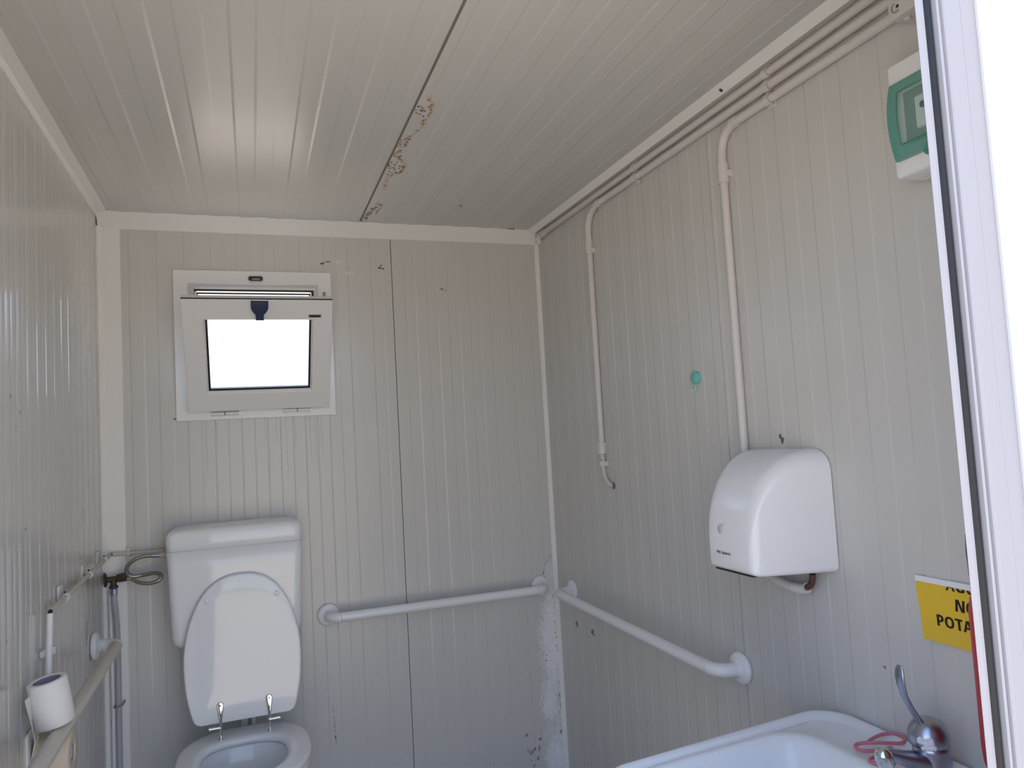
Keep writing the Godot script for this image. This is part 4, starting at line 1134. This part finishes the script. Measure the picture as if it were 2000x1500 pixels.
# ================================================================ hook, sign, extinguisher
func build_small() -> void:
	var hk := thing("wall_hook", "small turquoise stick-on hook in the middle of the right wall", "hook", Vector3(W, 1.533, 1.051))
	part("hook_base", lathe([Vector2(0.0165, 0.0), Vector2(0.0175, 0.002), Vector2(0.0175, 0.008), Vector2(0.0150, 0.0110), Vector2(0.007, 0.0122), Vector2(0.001, 0.0124)], axis_to(Vector3(-0.0012, 0.006, 0), Vector3(-1, 0, 0)), 28), M.teal, hk)
	part("hook_wire", tube(spline([Vector3(-0.007, 0.0, 0.001), Vector3(-0.0075, -0.014, 0.001), Vector3(-0.0085, -0.024, 0.0), Vector3(-0.013, -0.029, -0.002), Vector3(-0.018, -0.026, -0.004), Vector3(-0.023, -0.020, -0.006)], 0.002), 0.0021, 10), lit(Color(0.62, 0.86, 0.83), 0.35), hk)

	# warning sign, a stiff sheet that curls off the wall
	var z0 := 1.694; var z1 := 1.900; var y0 := 1.010; var y1 := 1.112
	var s := thing("warning_sign", "yellow drinking water warning sign above the tap beside the door jamb", "sign", Vector3(W, (y0 + y1) / 2, (z0 + z1) / 2))
	var at := Transform3D(Basis.IDENTITY, -s.position)
	var lift_off := func(u: float, v: float) -> Vector3:      # u across, v up, 0..1
		var edge := pow(1.0 - u, 4.0)
		var off := 0.004 + 0.006 * edge * (1.0 - v) + 0.005 * sin(PI * v)
		var z := lerpf(z0, z1, u) + edge * (0.013 * smoothstep(0.0, 0.65, 1.0 - v) - 0.003 * (1.0 - v))
		var y := lerpf(y0, y1, v) - 0.004 * u * (1.0 - v)
		return Vector3(W - off, y, z)
	var sh := MB.new()
	var nu := 24; var nv := 14
	for th in [0.0, 0.0012]:
		for i in nu:
			for k in nv:
				var q := []
				for c in [[0, 0], [1, 0], [1, 1], [0, 1]]:
					q.append(lift_off.call(float(i + c[0]) / nu, float(k + c[1]) / nv) + Vector3(th, 0, 0))
				sh.quad_n(q[0], q[1], q[2], q[3], Vector3(-1 if th == 0.0 else 1, 0, 0), 0 if th == 0.0 else 1)
	part("yellow_sheet", sh.moved(at), M.yellow, s)
	var fold := []
	for i in 13:
		var u := i / 12.0
		var p: Vector3 = lift_off.call(u, 1.0)
		fold.append(PackedVector3Array([p + Vector3(-0.0022, 0.009, 0), p + Vector3(-0.0030, -0.0005, 0), p + Vector3(-0.0008, -0.0008, 0), p + Vector3(0.002, 0.0095, 0)]))
	part("white_fold", loft(fold, true, true, -1).close().moved(at), M.enamel, s)
	var sf := SystemFont.new(); sf.font_names = PackedStringArray(["Droid Sans"]); sf.font_weight = 700
	for q in [["AGUA", 1.1140, 1.7920], ["NO", 1.0820, 1.7920], ["POTABLE", 1.0500, 1.7920]]:
		var tm := TextMesh.new()
		tm.text = q[0]; tm.font = sf; tm.font_size = 32; tm.pixel_size = 0.00085; tm.depth = 0.0010
		tm.curve_step = 1.0
		# bend the letters on to the sheet
		var arr := tm.surface_get_arrays(0)
		var vs: PackedVector3Array = arr[Mesh.ARRAY_VERTEX]
		var ix: PackedInt32Array = arr[Mesh.ARRAY_INDEX]
		var mb := MB.new()
		var mapv := func(v: Vector3) -> Vector3:
			var z: float = q[2] + v.x * 1.0
			var y: float = q[1] + v.y
			var b: Vector3 = lift_off.call((z - z0) / (z1 - z0), clampf((y - y0) / (y1 - y0), 0.0, 1.0))
			return Vector3(b.x - 0.0005 - v.z * 0.8, y, z)
		var ok := true
		for k in range(0, ix.size(), 3):
			var a: Vector3 = mapv.call(vs[ix[k]]); var b: Vector3 = mapv.call(vs[ix[k + 1]]); var c: Vector3 = mapv.call(vs[ix[k + 2]])
			# the fold hides the upper part of the first line
			if minf(a.y, minf(b.y, c.y)) > y1 + 0.0085: continue
			a.y = minf(a.y, y1 + 0.004); b.y = minf(b.y, y1 + 0.004); c.y = minf(c.y, y1 + 0.004)
			mb.tri(a, b, c, -1)
		var l := part("lettering", mb.close().moved(at), M.ink, s)
		l.set_meta("label", "black letters " + q[0])

	# red cylinder behind the jamb
	var e := thing("fire_extinguisher", "red cylinder with dark top mostly hidden behind the door jamb", "extinguisher", Vector3(1.0845, 0.85, 1.912))
	part("red_bottle", lathe([Vector2(0.001, 0.002), Vector2(0.030, 0.0), Vector2(0.044, 0.008), Vector2(0.053, 0.028), Vector2(0.055, 0.055), Vector2(0.055, 0.255), Vector2(0.052, 0.275), Vector2(0.042, 0.292), Vector2(0.026, 0.301), Vector2(0.018, 0.303)], Transform3D.IDENTITY, 36), M.red, e)
	part("dark_head", lathe([Vector2(0.030, 0.302), Vector2(0.046, 0.303), Vector2(0.050, 0.310), Vector2(0.051, 0.345), Vector2(0.050, 0.372), Vector2(0.044, 0.380), Vector2(0.01, 0.383)], Transform3D.IDENTITY, 30), M.rubber, e)
	part("wall_bracket", box(Vector3(0.058, 0.17, 0), Vector3(0.007, 0.05, 0.06), 0.001), M.dark, e)

# ================================================================ wash basin
func build_sink() -> void:
	var zc := 1.768
	var o := thing("washbasin", "white ceramic washbasin on the right wall under the yellow sign", "washbasin", Vector3(W, 0.80, zc))
	var at := Transform3D(Basis.IDENTITY, -o.position)
	var x0 := 0.55; var x1 := 1.142
	# outer outline in (x, z), narrowing to the front
	var put := func(p: Vector2, y: float, cx: float, taper: float) -> Vector3:
		var x := cx + p.x
		var k := 1.0 - taper * clampf((1.08 - x) / 0.5, 0.0, 1.2)
		return Vector3(x, y, zc + p.y * k)
	var hx := (x1 - x0) / 2; var cx := (x0 + x1) / 2; var hz := 0.322
	var outer := func(d: float, y: float) -> PackedVector3Array:
		var r := rrect(hx - d, hz - d, 0.075 - d * 0.5, 14)
		return lift(r, func(p): return put.call(p, y, cx, 0.15))
	var bx1 := 1.012; var bx0 := 0.595
	var bhx := (bx1 - bx0) / 2; var bcx := (bx0 + bx1) / 2; var bhz := 0.280
	var inner := func(d: float, y: float) -> PackedVector3Array:
		var r := rrect(bhx - d, bhz - d, maxf(0.085 - d * 0.3, 0.03), 14)
		return lift(r, func(p): return put.call(p, y, bcx, 0.15))
	var loops := []
	for q in [[0.10, 0.66], [0.06, 0.69], [0.025, 0.735], [0.006, 0.78], [0.0, 0.798], [0.001, 0.8055], [0.005, 0.8115], [0.011, 0.8148], [0.017, 0.8145], [0.024, 0.8105], [0.030, 0.8050], [0.035, 0.8030]]:
		loops.append(outer.call(q[0], q[1]))
	for q in [[-0.020, 0.8030], [-0.012, 0.8048], [-0.005, 0.8085], [0.0, 0.8098], [0.006, 0.8095], [0.012, 0.8070], [0.020, 0.7970], [0.032, 0.7760], [0.050, 0.7450], [0.075, 0.7200], [0.11, 0.7050], [0.16, 0.6980], [0.19, 0.6960]]:
		loops.append(inner.call(q[0], q[1]))
	var bs := loft(loops, true)
	for i in bs.g.size():
		if bs.g[i] == 51: bs.g[i] = 0
	part("basin", bs.close().moved(at), M.ceramic, o)
	part("drain", lathe([Vector2(0.03, 0.0), Vector2(0.031, 0.002), Vector2(0.024, 0.003), Vector2(0.02, 0.001)], at * Transform3D(Basis.IDENTITY, Vector3(bcx, 0.6965, zc)), 30), M.chrome, o)
	part("trap", tube(bent([Vector3(bcx, 0.672, zc), Vector3(bcx, 0.52, zc), Vector3(W - 0.01, 0.52, zc)], 0.04), 0.018, 18).moved(at), M.pvc, o)

	# long-lever mixer tap
	var tx := 1.0665; var tz := 1.763; var ty := 0.8065
	var t := thing("mixer_tap", "chrome mixer tap with long lever at the back of the washbasin", "tap", Vector3(tx, ty, tz))
	part("tap_body", lathe([Vector2(0.027, 0.0), Vector2(0.0295, 0.003), Vector2(0.0300, 0.012), Vector2(0.0295, 0.030), Vector2(0.0292, 0.048), Vector2(0.0296, 0.0535), Vector2(0.0275, 0.0555)], Transform3D.IDENTITY, 40), M.worn_chrome, t)
	part("tap_dome", lathe([Vector2(0.0270, 0.0560), Vector2(0.0305, 0.0575), Vector2(0.0322, 0.064), Vector2(0.0318, 0.073), Vector2(0.0290, 0.083), Vector2(0.0235, 0.0915), Vector2(0.0150, 0.0972), Vector2(0.006, 0.0995), Vector2(0.001, 0.0998)], Transform3D(Basis(Vector3.BACK, 0.06), Vector3.ZERO), 40), M.worn_chrome, t)
	# spout
	var spath := [Vector3(-0.010, 0.026, 0.0), Vector3(-0.035, 0.033, 0.0), Vector3(-0.060, 0.043, -0.001), Vector3(-0.082, 0.052, -0.001), Vector3(-0.096, 0.0575, -0.001)]
	var sl := []
	var sz := [[0.022, 0.024], [0.017, 0.017], [0.0145, 0.0125], [0.013, 0.0105], [0.0125, 0.010]]
	for i in spath.size():
		sl.append(circle(spath[i], Vector3.BACK, Vector3(0.38, 0.92, 0), 1.0, 24))
		for k in sl[i].size():
			var d: Vector3 = sl[i][k] - spath[i]
			sl[i][k] = spath[i] + Vector3.BACK * d.z * sz[i][0] + Vector3(d.x, d.y, 0) * sz[i][1]
	part("spout", loft(sl, true).close(), M.worn_chrome, t)
	var tip := lathe([Vector2(0.001, 0.0), Vector2(0.0120, 0.0), Vector2(0.0135, 0.003), Vector2(0.0145, 0.012), Vector2(0.0138, 0.022), Vector2(0.0105, 0.029), Vector2(0.004, 0.0325), Vector2(0.0005, 0.033)], axis_to(Vector3(-0.0975, 0.0380, -0.001), Vector3(-0.30, 0.95, 0)), 28)
	part("spout_tip", tip, M.chrome, t)
	# lever: flat bar widening into a paddle
	var ctr := [Vector3(-0.016, 0.088, 0.0), Vector3(-0.026, 0.104, -0.001), Vector3(-0.036, 0.121, -0.002), Vector3(-0.0455, 0.140, -0.003), Vector3(-0.0505, 0.158, -0.003), Vector3(-0.0525, 0.172, -0.003), Vector3(-0.0520, 0.184, -0.003), Vector3(-0.0505, 0.191, -0.003)]
	var wid := [0.0085, 0.0072, 0.0068, 0.0074, 0.0088, 0.0094, 0.0086, 0.0050]
	var thk := [0.0052, 0.0042, 0.0036, 0.0032, 0.0030, 0.0030, 0.0028, 0.0018]
	var ll := []
	for i in ctr.size():
		var tg: Vector3 = (ctr[mini(i + 1, ctr.size() - 1)] - ctr[maxi(i - 1, 0)]).normalized()
		var n := tg.cross(Vector3.BACK).normalized()
		var c := PackedVector3Array()
		for k in 20:
			var a := TAU * k / 20
			c.append(ctr[i] + Vector3.BACK * cos(a) * wid[i] + n * sin(a) * thk[i])
		ll.append(c)
	part("lever", loft(ll, true).close(), M.worn_chrome, t)
	# lime scale patch on the dome
	var lime := lit(Color(0.90, 0.90, 0.92), 0.9)
	var lm := MB.new()
	var rg := RandomNumberGenerator.new(); rg.seed = 8
	for k in 34:
		var a := rg.randf_range(2.15, 2.95)
		var e := rg.randf_range(0.060, 0.076)
		var rr := 0.0330 - maxf(0.0, e - 0.066) * 0.09
		lm.join(lathe([Vector2(rg.randf_range(0.002, 0.0046), -0.001), Vector2(0.0018, 0.0009), Vector2(0.0003, 0.0011)], axis_to(Vector3(cos(a) * rr, e, sin(a) * rr), Vector3(cos(a), 0.1, sin(a))), 7))
	var lp := part("lime_scale", lm.moved(Transform3D(Basis(Vector3.BACK, 0.06), Vector3.ZERO)), lime, t)
	lp.set_meta("kind", "stuff")

	# pink rings behind the spout
	var rings := thing("pink_cord", "pink rubber cord looped on the basin rim behind the tap spout", "cord", Vector3(1.075, 0.812, 1.645))
	var y := 0.0
	var c1 := spline([Vector3(-0.010, y, -0.022), Vector3(0.012, y + 0.001, -0.030), Vector3(0.040, y + 0.004, -0.030), Vector3(0.057, y + 0.005, -0.018), Vector3(0.056, y + 0.004, 0.002), Vector3(0.038, y + 0.003, 0.012), Vector3(0.016, y + 0.005, 0.006), Vector3(-0.008, y + 0.006, -0.006), Vector3(-0.024, y + 0.004, -0.018), Vector3(-0.040, y + 0.002, -0.020), Vector3(-0.044, y, -0.006), Vector3(-0.030, y, 0.006), Vector3(-0.006, y, 0.010), Vector3(0.014, y, 0.012)], 0.004)
	part("cord_loop", tube(c1, 0.0031, 10), M.pink, rings)
	var c2 := spline([Vector3(-0.036, y, 0.026), Vector3(-0.056, y, 0.030), Vector3(-0.064, y, 0.042), Vector3(-0.052, y, 0.054), Vector3(-0.030, y, 0.058), Vector3(-0.006, y, 0.058), Vector3(0.004, y, 0.050)], 0.004)
	part("cord_loop", tube(c2, 0.0031, 10), M.pink, rings)
